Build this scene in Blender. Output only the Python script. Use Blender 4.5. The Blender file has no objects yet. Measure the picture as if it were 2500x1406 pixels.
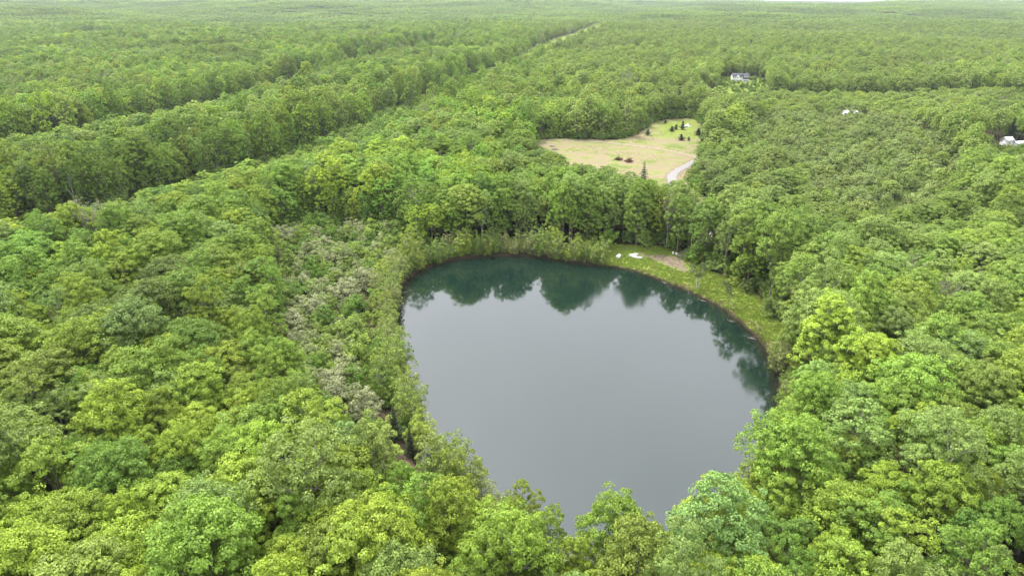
import bpy, bmesh, math, random
import numpy as np
from mathutils import Vector, Matrix

# ------------------------------------------------------------------ camera, sky, sun, exposure
SC = bpy.context.scene
COL = SC.collection
CAM_H, PITCH, FPX = 70.0, math.radians(23.0), 1667.0      # metres, downward tilt, focal length in photo pixels
cam_data = bpy.data.cameras.new('camera')
cam_data.sensor_width = 36.0
cam_data.lens = 36.0 * FPX / 2500.0
cam_data.clip_start = 0.5
cam_data.clip_end = 40000.0
cam = bpy.data.objects.new('camera', cam_data)
COL.objects.link(cam)
cam.location = (0, 0, CAM_H)
cam.rotation_euler = (math.radians(90) - PITCH, 0, 0)
SC.camera = cam

SUN_EL, SUN_AZ = math.radians(58), math.radians(-35)      # azimuth measured from +Y (away from the camera) towards +X
world = bpy.data.worlds.new('World')
SC.world = world
world.use_nodes = True
wn, wl = world.node_tree.nodes, world.node_tree.links
wn.clear()
w_out = wn.new('ShaderNodeOutputWorld')
w_bg = wn.new('ShaderNodeBackground')
w_bg.inputs['Strength'].default_value = 0.125
w_sky = wn.new('ShaderNodeTexSky')
w_sky.sky_type = 'NISHITA'
w_sky.sun_disc = False
w_sky.sun_elevation = SUN_EL
w_sky.sun_rotation = SUN_AZ
w_sky.altitude = 100
w_sky.air_density = 1.0
w_sky.dust_density = 4.0
w_sky.ozone_density = 1.0
w_hsv = wn.new('ShaderNodeHueSaturation')
w_hsv.inputs['Saturation'].default_value = 0.30
# the overcast: an even grey-white cloud sheet over the clear sky, with faint mottling
w_tc = wn.new('ShaderNodeTexCoord')
w_nz = wn.new('ShaderNodeTexNoise')
w_nz.inputs['Scale'].default_value = 2.2
w_nz.inputs['Detail'].default_value = 3.0
w_cr = wn.new('ShaderNodeMapRange')
w_cr.inputs['From Min'].default_value = 0.3
w_cr.inputs['From Max'].default_value = 0.7
w_cr.inputs['To Min'].default_value = 4.9
w_cr.inputs['To Max'].default_value = 6.6
w_cc = wn.new('ShaderNodeVectorMath'); w_cc.operation = 'SCALE'
w_cc.inputs[0].default_value = (0.97, 0.965, 1.03)
w_mix = wn.new('ShaderNodeMix'); w_mix.data_type = 'RGBA'
w_mix.inputs['Factor'].default_value = 0.72
wl.new(w_tc.outputs['Generated'], w_nz.inputs['Vector'])
wl.new(w_nz.outputs['Fac'], w_cr.inputs['Value'])
wl.new(w_cr.outputs['Result'], w_cc.inputs['Scale'])
wl.new(w_sky.outputs['Color'], w_hsv.inputs['Color'])
wl.new(w_hsv.outputs['Color'], w_mix.inputs['A'])
wl.new(w_cc.outputs['Vector'], w_mix.inputs['B'])
wl.new(w_mix.outputs['Result'], w_bg.inputs['Color'])
wl.new(w_bg.outputs['Background'], w_out.inputs['Surface'])

sun_data = bpy.data.lights.new('sun', 'SUN')
sun_data.energy = 1.5
sun_data.angle = math.radians(11)
sun_data.color = (1.0, 0.96, 0.90)
sun = bpy.data.objects.new('sun', sun_data)
COL.objects.link(sun)
sdir = Vector((math.sin(SUN_AZ) * math.cos(SUN_EL), math.cos(SUN_AZ) * math.cos(SUN_EL), math.sin(SUN_EL)))
sun.rotation_euler = sdir.to_track_quat('Z', 'Y').to_euler()
sun.location = (0, 0, 300)

SC.view_settings.view_transform = 'Standard'
SC.view_settings.look = 'None'
SC.view_settings.exposure = 1.75
SC.view_settings.gamma = 1.0
cy = SC.cycles
cy.max_bounces = 7
cy.diffuse_bounces = 4
cy.glossy_bounces = 3
cy.transmission_bounces = 4
cy.volume_bounces = 1
cy.transparent_max_bounces = 4
cy.caustics_reflective = False
cy.caustics_refractive = False

# ------------------------------------------------------------------ small helpers
rng = np.random.default_rng(7)
random.seed(7)
SP, CP = math.sin(PITCH), math.cos(PITCH)


def smooth(a, b, v):
    t = np.clip((np.asarray(v, float) - a) / (b - a), 0, 1)
    return t * t * (3 - 2 * t)


def relief(x, y):
    """gentle hills: flat round the pond and the field, rolling further out, rising to the skyline"""
    x = np.asarray(x, float); y = np.asarray(y, float)
    d = np.hypot(x, y)
    n1 = np.sin(x / 83 + 1.3) * np.cos(y / 97 + .4) + .6 * np.sin(x / 47 - y / 61 + 2.1)
    n2 = np.sin(x / 310 + .7 + y / 900) * np.cos(y / 270 + 1.9) + .5 * np.sin(x / 170 + y / 210)
    h = 2.2 * n1 * smooth(430, 650, d) + 5.0 * n2 * smooth(480, 1100, d) + 9 * n2 * smooth(1200, 3000, d)
    s = x / np.maximum(y, 1.0)
    far = 78 - 54 * smooth(-0.05, 0.22, s) + 7 * smooth(0.45, .62, s)
    far = far + 5 * np.sin(s * 23 + 1) + 2.5 * np.sin(s * 61 + 2)
    return h + far * smooth(1500, 5200, d)


def ground_ray(px, py):
    """where the sight line through a photo pixel meets the ground"""
    dx, dy = (px - 1250) / FPX, (703 - py) / FPX
    d = np.array([dx, CP + dy * SP, -SP + dy * CP])
    z = 0.0
    for _ in range(12):
        t = (z - CAM_H) / d[2]
        p = d * t
        z = float(relief(p[0], p[1]))
    return float(p[0]), float(p[1])


def project(x, y, z):
    dep = y * CP - (z - CAM_H) * SP
    up = y * SP + (z - CAM_H) * CP
    return 1250 + FPX * x / dep, 703 - FPX * up / dep, dep


def poly(pts):
    return np.array([ground_ray(*p) for p in pts])


def catmull(P, n=6, closed=True):
    P = np.asarray(P, float); m = len(P); out = []
    rngi = range(m) if closed else range(m - 1)
    for i in rngi:
        if closed:
            a, b, c, d = P[(i - 1) % m], P[i], P[(i + 1) % m], P[(i + 2) % m]
        else:
            a, b, c, d = P[max(i - 1, 0)], P[i], P[i + 1], P[min(i + 2, m - 1)]
        for k in range(n):
            t = k / n
            out.append(.5 * (2 * b + (c - a) * t + (2 * a - 5 * b + 4 * c - d) * t * t + (3 * b - a - 3 * c + d) * t ** 3))
    if not closed:
        out.append(P[-1])
    return np.array(out)


def inside(P, x, y):
    x = np.asarray(x, float); y = np.asarray(y, float)
    r = np.zeros(x.shape, bool)
    n = len(P)
    for i in range(n):
        x1, y1 = P[i]; x2, y2 = P[(i + 1) % n]
        c = (y1 > y) != (y2 > y)
        r ^= c & (x < (x2 - x1) * (y - y1) / (y2 - y1 + 1e-12) + x1)
    return r


def seg_dist(P, x, y, closed=True):
    x = np.asarray(x, float); y = np.asarray(y, float)
    best = np.full(x.shape, 1e9)
    n = len(P)
    for i in range(n if closed else n - 1):
        a = P[i]; b = P[(i + 1) % n]
        ab = b - a
        t = np.clip(((x - a[0]) * ab[0] + (y - a[1]) * ab[1]) / (ab @ ab + 1e-12), 0, 1)
        best = np.minimum(best, np.hypot(x - a[0] - t * ab[0], y - a[1] - t * ab[1]))
    return best


def sdf(P, x, y):
    d = seg_dist(P, x, y)
    return np.where(inside(P, x, y), -d, d)


# ------------------------------------------------------------------ outlines on the ground
SHORE = catmull(poly([(972, 720), (985, 688), (1015, 662), (1060, 645), (1110, 632), (1200, 622), (1300, 624), (1400, 638),
                      (1460, 645), (1500, 648), (1560, 661), (1640, 690), (1700, 715), (1760, 746), (1800, 775), (1840, 810),
                      (1872, 850), (1898, 900), (1912, 965), (1900, 1060), (1850, 1165), (1775, 1265), (1680, 1345),
                      (1580, 1385), (1470, 1395), (1370, 1375), (1270, 1320), (1180, 1245), (1100, 1160), (1040, 1060),
                      (1000, 960), (975, 860), (965, 780)]), 5)
MEADOW = poly([(1480, 652), (1560, 664), (1640, 694), (1700, 719), (1760, 750), (1840, 815), (1880, 865), (1925, 872), (1890, 800),
               (1846, 748), (1790, 700), (1735, 678), (1690, 658), (1672, 640), (1650, 622), (1600, 612), (1500, 607)])
DIRT_PATCH = poly([(1548, 617), (1600, 622), (1660, 632), (1690, 660), (1670, 668), (1625, 652), (1590, 635), (1550, 625)])
FIELD = poly([(1305, 350), (1320, 343), (1345, 339), (1420, 341), (1500, 343), (1560, 330), (1585, 303), (1620, 293), (1690, 290),
              (1712, 305), (1716, 345), (1712, 385), (1690, 410), (1680, 440), (1690, 470), (1735, 505), (1735, 535), (1690, 530),
              (1655, 480), (1600, 500), (1500, 470), (1400, 440), (1330, 410), (1305, 380)])
SHRUBLAND = poly([(670, 580), (760, 552), (850, 556), (930, 572), (975, 600), (960, 650), (935, 700), (912, 760), (905, 830),
                  (905, 900), (925, 960), (965, 1040), (1015, 1110), (1060, 1170), (1150, 1262), (1245, 1335), (1190, 1385), (1080, 1335), (990, 1270),
                  (900, 1190), (840, 1090), (780, 1010), (700, 930), (690, 840), (715, 760), (690, 700), (665, 640)])
LEFT_PATH = catmull(poly([(880, 715), (893, 760), (903, 800), (900, 850), (893, 905), (905, 965), (940, 1035), (985, 1108), (1015, 1160), (1035, 1205)]), 5, False)
TRACK = catmull(poly([(1310, 346), (1340, 344), (1400, 345), (1450, 348), (1500, 352), (1560, 359), (1620, 368), (1670, 378), (1710, 390)]), 5, False)
LANE = catmull(poly([(1712, 388), (1685, 402), (1658, 416), (1642, 430), (1640, 446), (1655, 468), (1682, 492), (1718, 514), (1740, 540), (1730, 580), (1690, 615), (1650, 632)]), 6, False)
LANE_OPEN = LANE[:49]          # the part not roofed over by the wood
CORR_A = catmull(poly([(-260, 690), (0, 605), (200, 562), (420, 498), (560, 452), (720, 402), (850, 346), (1000, 276), (1120, 216),
                       (1230, 172), (1330, 129), (1410, 90), (1500, 50), (1590, 26)]), 5, False)
CORR_B = catmull(poly([(-300, 450), (0, 382), (200, 345), (320, 317), (440, 296), (560, 258), (660, 226), (780, 186), (920, 146), (1060, 112)]), 5, False)
SWAMP = poly([(1800, 330), (1860, 300), (1980, 288), (2080, 292), (2200, 305), (2290, 350), (2350, 430), (2340, 520), (2240, 570), (2100, 580), (1980, 560), (1900, 490), (1840, 400)])
FRONT_LOW = poly([(1900, 490), (1980, 560), (2100, 580), (2240, 570), (2340, 520), (2400, 600), (2250, 680), (2000, 680), (1880, 600)])
MIDLOW = poly([(1690, 232), (1850, 236), (2000, 246), (2200, 244), (2390, 232), (2560, 250), (2560, 330), (2300, 320), (2050, 300), (1850, 300), (1730, 280)])
YARD = poly([(1752, 196), (1770, 188), (1850, 188), (1872, 200), (1880, 240), (1840, 256), (1770, 252), (1745, 225)])
LOW_ROOF = poly([(2035, 284), (2110, 284), (2120, 345), (2090, 372), (2030, 350)])
LOW_RIGHT = poly([(2400, 362), (2520, 352), (2600, 400), (2560, 450), (2440, 440), (2395, 395)])


def height(x, y):
    x = np.asarray(x, float); y = np.asarray(y, float)
    s = sdf(SHORE, x, y) if x.ndim else sdf(SHORE, np.array([x]), np.array([y]))[0]
    bank = np.where(s > 0, 0.28 * smooth(0, 1.2, s), -1.6 * smooth(0, 5, -s)) - 0.28
    bank = bank + 0.28 * smooth(1.0, 6.0, s)
    bump = 0.10 * np.sin(x * 1.1 + 2 * np.sin(y * .7)) * np.sin(y * .9 + 1) * smooth(1, 4, s) * (1 - smooth(400, 600, np.hypot(x, y)))
    return relief(x, y) + bank + bump


WATER_Z = -0.34


def hz(x, y):
    return float(height(np.float64(x), np.float64(y)))


# ------------------------------------------------------------------ materials
def new_mat(name):
    m = bpy.data.materials.new(name)
    m.use_nodes = True
    nt = m.node_tree
    nt.nodes.clear()
    return m, nt.nodes, nt.links


def add(nodes, kind, **kw):
    n = nodes.new(kind)
    for k, v in kw.items():
        if hasattr(n, k) and k not in n.inputs:
            setattr(n, k, v)
        else:
            n.inputs[k].default_value = v
    return n


def plain(name, col, rough=.8, spec=.3, vary=.18, scale=3.0, bump=.0, metallic=0.0):
    m, N, L = new_mat(name)
    out = N.new('ShaderNodeOutputMaterial')
    p = add(N, 'ShaderNodeBsdfPrincipled', Roughness=rough, Metallic=metallic)
    p.inputs['Specular IOR Level'].default_value = spec
    tc = N.new('ShaderNodeTexCoord')
    nz = add(N, 'ShaderNodeTexNoise', Scale=scale, Detail=5.0)
    L.new(tc.outputs['Object'], nz.inputs['Vector'])
    mr = N.new('ShaderNodeMapRange')
    mr.inputs['From Min'].default_value = .3; mr.inputs['From Max'].default_value = .7
    mr.inputs['To Min'].default_value = 1 - vary; mr.inputs['To Max'].default_value = 1 + vary
    L.new(nz.outputs['Fac'], mr.inputs['Value'])
    sc = N.new('ShaderNodeVectorMath'); sc.operation = 'SCALE'
    sc.inputs[0].default_value = col
    L.new(mr.outputs['Result'], sc.inputs['Scale'])
    L.new(sc.outputs['Vector'], p.inputs['Base Color'])
    if bump:
        b = add(N, 'ShaderNodeBump', Strength=bump, Distance=.05)
        L.new(nz.outputs['Fac'], b.inputs['Height'])
        L.new(b.outputs['Normal'], p.inputs['Normal'])
    L.new(p.outputs['BSDF'], out.inputs['Surface'])
    return m


def leaf_material(name, rough=.55, spec=.28, trans=.20):
    """leaf colour of the single tree comes from its own 'leaf_col', leaf-to-leaf variety from 'leaf_var'"""
    m, N, L = new_mat(name)
    out = N.new('ShaderNodeOutputMaterial')
    a = N.new('ShaderNodeAttribute'); a.attribute_type = 'INSTANCER'; a.attribute_name = 'leaf_col'
    v = N.new('ShaderNodeAttribute'); v.attribute_type = 'GEOMETRY'; v.attribute_name = 'leaf_var'
    mr = N.new('ShaderNodeMapRange')
    mr.inputs['To Min'].default_value = .72; mr.inputs['To Max'].default_value = 1.30
    L.new(v.outputs['Fac'], mr.inputs['Value'])
    hs = N.new('ShaderNodeHueSaturation')
    mh = N.new('ShaderNodeMapRange')
    mh.inputs['To Min'].default_value = .507; mh.inputs['To Max'].default_value = .489
    L.new(v.outputs['Fac'], mh.inputs['Value'])
    L.new(mh.outputs['Result'], hs.inputs['Hue'])
    tc = N.new('ShaderNodeTexCoord')
    nz = add(N, 'ShaderNodeTexNoise', Scale=.55, Detail=2.0)
    L.new(tc.outputs['Object'], nz.inputs['Vector'])
    m2 = N.new('ShaderNodeMapRange')
    m2.inputs['From Min'].default_value = .3; m2.inputs['From Max'].default_value = .7
    m2.inputs['To Min'].default_value = .80; m2.inputs['To Max'].default_value = 1.22
    L.new(nz.outputs['Fac'], m2.inputs['Value'])
    mm = N.new('ShaderNodeMath'); mm.operation = 'MULTIPLY'
    L.new(mr.outputs['Result'], mm.inputs[0]); L.new(m2.outputs['Result'], mm.inputs[1])
    L.new(mm.outputs[0], hs.inputs['Value'])
    L.new(a.outputs['Color'], hs.inputs['Color'])
    p = add(N, 'ShaderNodeBsdfPrincipled', Roughness=rough)
    p.inputs['Specular IOR Level'].default_value = spec
    L.new(hs.outputs['Color'], p.inputs['Base Color'])
    t = N.new('ShaderNodeBsdfTranslucent')
    g = N.new('ShaderNodeHueSaturation')
    g.inputs['Hue'].default_value = .492; g.inputs['Saturation'].default_value = 1.1; g.inputs['Value'].default_value = 1.15
    L.new(hs.outputs['Color'], g.inputs['Color'])
    L.new(g.outputs['Color'], t.inputs['Color'])
    mx = N.new('ShaderNodeMixShader'); mx.inputs['Fac'].default_value = trans
    L.new(p.outputs['BSDF'], mx.inputs[1]); L.new(t.outputs['BSDF'], mx.inputs[2])
    L.new(mx.outputs['Shader'], out.inputs['Surface'])
    return m


M = {}
M['leaf'] = leaf_material('leaves')
M['needle'] = leaf_material('needles', .6, .2, .1)
M['bark'] = plain('bark', (.17, .145, .12), .9, .1, .35, 4.0, .4)
M['pale_bark'] = plain('pale_bark', (.36, .34, .30), .85, .15, .3, 4.0, .3)
M['white_bark'] = plain('white_bark', (.62, .60, .55), .8, .2, .25, 5.0, .2)
M['clapboard'] = plain('white_clapboard', (.80, .80, .79), .6, .3, .04, 2.0)
M['trim'] = plain('white_trim', (.84, .84, .83), .5, .3, .02, 2.0)
M['shingle'] = plain('grey_shingle', (.085, .088, .10), .9, .2, .2, 6.0, .3)
M['pale_roof'] = plain('pale_metal_roof', (.68, .70, .70), .45, .4, .06, 1.0)
M['pane'] = plain('window_pane', (.03, .035, .045), .08, .6, .1, 2.0)
M['door'] = plain('dark_door', (.06, .05, .05), .5, .3, .1, 3.0)
M['fibreglass'] = plain('white_hull', (.80, .80, .80), .35, .5, .06, 2.0)
M['aluminium'] = plain('grey_hull', (.50, .51, .52), .4, .5, .1, 2.0)
M['black'] = plain('black_rubber', (.02, .02, .022), .7, .3, .2, 4.0)
M['branchwood'] = plain('cut_brush', (.155, .085, .055), .9, .1, .55, 1.2, .3)
M['log'] = plain('weathered_log', (.42, .37, .31), .9, .1, .25, 3.0, .3)
M['tarp'] = plain('white_tarp', (.76, .77, .77), .5, .4, .06, 2.0)
M['gravel'] = plain('grey_gravel', (.26, .25, .235), .95, .1, .16, 1.6, .3)
M['track'] = plain('sandy_track', (.275, .23, .165), .95, .1, .16, .7, .3)
M['earth'] = plain('bare_brown_earth', (.110, .076, .052), .95, .1, .3, 1.2, .4)


def ground_material():
    m, N, L = new_mat('ground')
    out = N.new('ShaderNodeOutputMaterial')
    p = add(N, 'ShaderNodeBsdfPrincipled', Roughness=.95)
    p.inputs['Specular IOR Level'].default_value = .1
    tc = N.new('ShaderNodeTexCoord')

    def noise(scale, detail=6.0, rough=.6):
        n = add(N, 'ShaderNodeTexNoise', Scale=scale, Detail=detail, Roughness=rough)
        L.new(tc.outputs['Object'], n.inputs['Vector'])
        return n.outputs['Fac']

    def ramp(fac, stops):
        r = N.new('ShaderNodeValToRGB')
        e = r.color_ramp.elements
        while len(e) < len(stops):
            e.new(.5)
        for el, (pos, c) in zip(e, stops):
            el.position = pos; el.color = (*c, 1)
        L.new(fac, r.inputs['Fac'])
        return r.outputs['Color']

    def mix(fac, a, b):
        x = N.new('ShaderNodeMix'); x.data_type = 'RGBA'
        L.new(fac, x.inputs['Factor']); L.new(a, x.inputs['A']); L.new(b, x.inputs['B'])
        return x.outputs['Result']

    def mask(name, nz, soft=.35):
        a = N.new('ShaderNodeAttribute'); a.attribute_name = name
        s = N.new('ShaderNodeMath'); s.operation = 'ADD'
        L.new(a.outputs['Fac'], s.inputs[0])
        q = N.new('ShaderNodeMapRange')
        q.inputs['From Min'].default_value = .3; q.inputs['From Max'].default_value = .7
        q.inputs['To Min'].default_value = -soft; q.inputs['To Max'].default_value = soft
        L.new(nz, q.inputs['Value'])
        L.new(q.outputs['Result'], s.inputs[1])
        r = N.new('ShaderNodeMapRange')
        r.inputs['From Min'].default_value = .38; r.inputs['From Max'].default_value = .62
        L.new(s.outputs[0], r.inputs['Value'])
        return r.outputs['Result']

    fine = noise(1.6, 8, .7); mid = noise(.22, 6, .65); big = noise(.055, 5, .6)
    floor = ramp(fine, [(.3, (.030, .032, .014)), (.5, (.055, .050, .026)), (.72, (.085, .065, .040))])
    grass = ramp(mid, [(.30, (.13, .215, .028)), (.46, (.185, .26, .040)), (.58, (.225, .255, .06)), (.70, (.26, .235, .105))])
    grass2 = ramp(fine, [(.3, (.085, .15, .02)), (.6, (.20, .25, .045))])
    g = mix(noise(.8, 4), grass, grass2)
    field = ramp(big, [(.38, (.125, .185, .040)), (.44, (.20, .225, .07)), (.485, (.25, .225, .125)), (.53, (.25, .185, .135)), (.575, (.235, .22, .11)), (.64, (.135, .19, .045))])
    field2 = ramp(mid, [(.3, (.13, .165, .04)), (.5, (.215, .20, .085)), (.7, (.265, .21, .13))])
    fm = N.new('ShaderNodeMix'); fm.data_type = 'RGBA'; fm.inputs['Factor'].default_value = .30
    L.new(field, fm.inputs['A']); L.new(field2, fm.inputs['B'])
    dirt = ramp(fine, [(.3, (.16, .12, .09)), (.55, (.225, .175, .135)), (.75, (.28, .235, .185))])
    bank = ramp(fine, [(.3, (.022, .017, .012)), (.6, (.050, .036, .024))])
    c = mix(mask('w_field', mid, .25), floor, fm.outputs['Result'])
    c = mix(mask('w_grass', mid, .45), c, g)
    c = mix(mask('w_straw', mid, .45), c, ramp(fine, [(.3, (.17, .155, .07)), (.7, (.29, .24, .135))]))
    c = mix(mask('w_dirt', mid, .4), c, dirt)
    c = mix(mask('w_bank', fine, .3), c, bank)
    L.new(c, p.inputs['Base Color'])
    b = add(N, 'ShaderNodeBump', Strength=.6, Distance=.12)
    L.new(fine, b.inputs['Height'])
    L.new(b.outputs['Normal'], p.inputs['Normal'])
    L.new(p.outputs['BSDF'], out.inputs['Surface'])
    return m


def water_material():
    m, N, L = new_mat('pond_water')
    out = N.new('ShaderNodeOutputMaterial')
    p = add(N, 'ShaderNodeBsdfPrincipled', Roughness=.055, IOR=1.58)
    p.inputs['Specular IOR Level'].default_value = 1.0
    at = N.new('ShaderNodeAttribute'); at.attribute_name = 'depth'
    r = N.new('ShaderNodeValToRGB')
    e = r.color_ramp.elements
    e[0].position = 0.0; e[0].color = (.026, .017, .012, 1)
    e[1].position = .32; e[1].color = (.006, .019, .0145, 1)
    tc = N.new('ShaderNodeTexCoord')
    n0 = add(N, 'ShaderNodeTexNoise', Scale=.5, Detail=3.0)
    L.new(tc.outputs['Object'], n0.inputs['Vector'])
    ma = N.new('ShaderNodeMath'); ma.operation = 'MULTIPLY_ADD'; ma.inputs[1].default_value = .16
    L.new(n0.outputs['Fac'], ma.inputs[0]); L.new(at.outputs['Fac'], ma.inputs[2])
    L.new(ma.outputs[0], r.inputs['Fac'])
    L.new(r.outputs['Color'], p.inputs['Base Color'])
    # light air: calm sheets and ruffled patches
    n1 = add(N, 'ShaderNodeTexNoise', Scale=1.7, Detail=3.0)
    mp = N.new('ShaderNodeMapping'); mp.inputs['Scale'].default_value = (1.0, 1.6, 1.0); mp.inputs['Rotation'].default_value = (0, 0, .4)
    L.new(tc.outputs['Object'], mp.inputs['Vector']); L.new(mp.outputs['Vector'], n1.inputs['Vector'])
    n2 = add(N, 'ShaderNodeTexNoise', Scale=.035, Detail=3.0)
    L.new(tc.outputs['Object'], n2.inputs['Vector'])
    mr = N.new('ShaderNodeMapRange')
    mr.inputs['From Min'].default_value = .50; mr.inputs['From Max'].default_value = .66
    mr.inputs['To Min'].default_value = .010; mr.inputs['To Max'].default_value = .12
    L.new(n2.outputs['Fac'], mr.inputs['Value'])
    b = add(N, 'ShaderNodeBump', Distance=.10)
    L.new(mr.outputs['Result'], b.inputs['Strength'])
    L.new(n1.outputs['Fac'], b.inputs['Height'])
    L.new(b.outputs['Normal'], p.inputs['Normal'])
    L.new(p.outputs['BSDF'], out.inputs['Surface'])
    return m


M['ground'] = ground_material()
M['water'] = water_material()


# ------------------------------------------------------------------ mesh helpers
def mesh_np(name, V, F, mats, attrs=None, mat_idx=None, smooth_shade=False):
    """V (n,3); F list of arrays (k,3) or (k,4)"""
    me = bpy.data.meshes.new(name)
    V = np.asarray(V, np.float32)
    me.vertices.add(len(V)); me.vertices.foreach_set('co', V.ravel())
    Fs = [np.asarray(f, np.int32) for f in F if len(f)]
    loops = np.concatenate([f.ravel() for f in Fs])
    tot = np.concatenate([np.full(len(f), f.shape[1], np.int32) for f in Fs])
    start = np.concatenate([[0], np.cumsum(tot)[:-1]]).astype(np.int32)
    me.loops.add(len(loops)); me.loops.foreach_set('vertex_index', loops)
    me.polygons.add(len(tot))
    me.polygons.foreach_set('loop_start', start)
    me.polygons.foreach_set('loop_total', tot)
    for mm in mats:
        me.materials.append(mm)
    if mat_idx is not None:
        me.polygons.foreach_set('material_index', np.asarray(mat_idx, np.int32))
    if smooth_shade:
        me.polygons.foreach_set('use_smooth', np.ones(len(tot), bool))
    me.update(calc_edges=True)
    for k, (dom, arr) in (attrs or {}).items():
        a = me.attributes.new(k, 'FLOAT', dom)
        a.data.foreach_set('value', np.asarray(arr, np.float32))
    return me


def link(name, me, parent=None, loc=None, rotz=0.0):
    o = bpy.data.objects.new(name, me)
    COL.objects.link(o)
    if parent is not None:
        o.parent = parent
    if loc is not None:
        o.location = loc
    if rotz:
        o.rotation_euler = (0, 0, rotz)
    return o


def tag(o, label=None, cat=None, group=None, kind=None):
    if label: o['label'] = label
    if cat: o['category'] = cat
    if group: o['group'] = group
    if kind: o['kind'] = kind
    return o


def thing(name, label, cat, loc=(0, 0, 0), rotz=0.0, group=None):
    return tag(link(name, None, None, loc, rotz), label, cat, group)


class MB:
    """collects simple solids into one mesh"""
    def __init__(self):
        self.V = []; self.F3 = []; self.F4 = []; self.n = 0

    def addv(self, V, f4=(), f3=()):
        V = np.asarray(V, float)
        if len(f4): self.F4.append(np.asarray(f4, int) + self.n)
        if len(f3): self.F3.append(np.asarray(f3, int) + self.n)
        self.V.append(V); self.n += len(V)

    def box(self, c, s):
        x, y, z = np.asarray(s, float) / 2
        V = np.array([(-x, -y, -z), (x, -y, -z), (x, y, -z), (-x, y, -z), (-x, -y, z), (x, -y, z), (x, y, z), (-x, y, z)]) + np.asarray(c, float)
        self.addv(V, [(0, 3, 2, 1), (4, 5, 6, 7), (0, 1, 5, 4), (1, 2, 6, 5), (2, 3, 7, 6), (3, 0, 4, 7)])

    def tube(self, P, R, k=6):
        P = np.asarray(P, float); R = np.asarray(R, float)
        T = np.gradient(P, axis=0)
        T /= np.linalg.norm(T, axis=1)[:, None] + 1e-9
        ref = np.array([0, 0, 1.0]) if abs(T[0][2]) < .8 else np.array([1.0, 0, 0])
        U = np.cross(T, ref); U /= np.linalg.norm(U, axis=1)[:, None] + 1e-9
        W = np.cross(T, U)
        a = np.arange(k) * 2 * math.pi / k
        V = (P[:, None, :] + R[:, None, None] * (np.cos(a)[None, :, None] * U[:, None, :] + np.sin(a)[None, :, None] * W[:, None, :])).reshape(-1, 3)
        f = []
        for i in range(len(P) - 1):
            for j in range(k):
                f.append((i * k + j, i * k + (j + 1) % k, (i + 1) * k + (j + 1) % k, (i + 1) * k + j))
        V = np.vstack([V, P[0], P[-1]])
        nb = len(P) * k
        f3 = [(nb, (j + 1) % k, j) for j in range(k)] + [(nb + 1, (len(P) - 1) * k + j, (len(P) - 1) * k + (j + 1) % k) for j in range(k)]
        self.addv(V, f, f3)

    def gable(self, x0, x1, y0, y1, z0, z1, over=.4, th=.18, axis='x'):
        """two pitched roof slabs, ridge along axis"""
        if axis == 'x':
            ym = (y0 + y1) / 2; sl = (z1 - z0) / (ym - y0)
            for e, s in ((y0 - over, 1), (y1 + over, -1)):
                ze = z0 - over * sl
                q = [(x0 - over, e, ze), (x1 + over, e, ze), (x1 + over, ym, z1), (x0 - over, ym, z1)]
                V = [*q, *[(a, b, c + th) for a, b, c in q]]
                self.addv(V, [(0, 3, 2, 1), (4, 5, 6, 7), (0, 1, 5, 4), (1, 2, 6, 5), (2, 3, 7, 6), (3, 0, 4, 7)])
        else:
            xm = (x0 + x1) / 2; sl = (z1 - z0) / (xm - x0)
            for e in (x0 - over, x1 + over):
                ze = z0 - over * sl
                q = [(e, y0 - over, ze), (e, y1, ze), (xm, y1, z1), (xm, y0 - over, z1)]
                V = [*q, *[(a, b, c + th) for a, b, c in q]]
                self.addv(V, [(0, 3, 2, 1), (4, 5, 6, 7), (0, 1, 5, 4), (1, 2, 6, 5), (2, 3, 7, 6), (3, 0, 4, 7)])

    def house_body(self, x0, x1, y0, y1, z0, ze, zr, axis='x'):
        """walls with gable ends"""
        if axis == 'x':
            ym = (y0 + y1) / 2
            V = [(x0, y0, z0), (x1, y0, z0), (x1, y1, z0), (x0, y1, z0), (x0, y0, ze), (x1, y0, ze), (x1, y1, ze), (x0, y1, ze), (x0, ym, zr), (x1, ym, zr)]
            self.addv(V, [(0, 1, 5, 4), (2, 3, 7, 6), (1, 2, 6, 5), (3, 0, 4, 7), (4, 5, 9, 8), (6, 7, 8, 9)], [(5, 6, 9), (7, 4, 8)])
        else:
            xm = (x0 + x1) / 2
            V = [(x0, y0, z0), (x1, y0, z0), (x1, y1, z0), (x0, y1, z0), (x0, y0, ze), (x1, y0, ze), (x1, y1, ze), (x0, y1, ze), (xm, y0, zr), (xm, y1, zr)]
            self.addv(V, [(0, 1, 5, 4), (2, 3, 7, 6), (1, 2, 6, 5), (3, 0, 4, 7), (5, 6, 9, 8), (7, 4, 8, 9)], [(4, 5, 8), (6, 7, 9)])

    def mesh(self, name, mat, smooth_shade=False):
        return mesh_np(name, np.vstack(self.V), [np.vstack(f) for f in (self.F4, self.F3) if f], [mat], smooth_shade=smooth_shade)

    def build(self, name, mat, parent=None, loc=None, rotz=0.0, smooth_shade=False):
        return link(name, self.mesh(name, mat, smooth_shade), parent, loc, rotz)


# ------------------------------------------------------------------ setting: ground, water, tracks
def axis_lines(lo, hi, step, far_lo, far_hi, grow=1.09):
    a = list(np.arange(lo, hi + .01, step))
    s, v = step, hi
    while v < far_hi:
        s *= grow; v += s; a.append(v)
    s, v = step, lo
    b = []
    while v > far_lo:
        s *= grow; v -= s; b.append(v)
    return np.array(b[::-1] + a)


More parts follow.
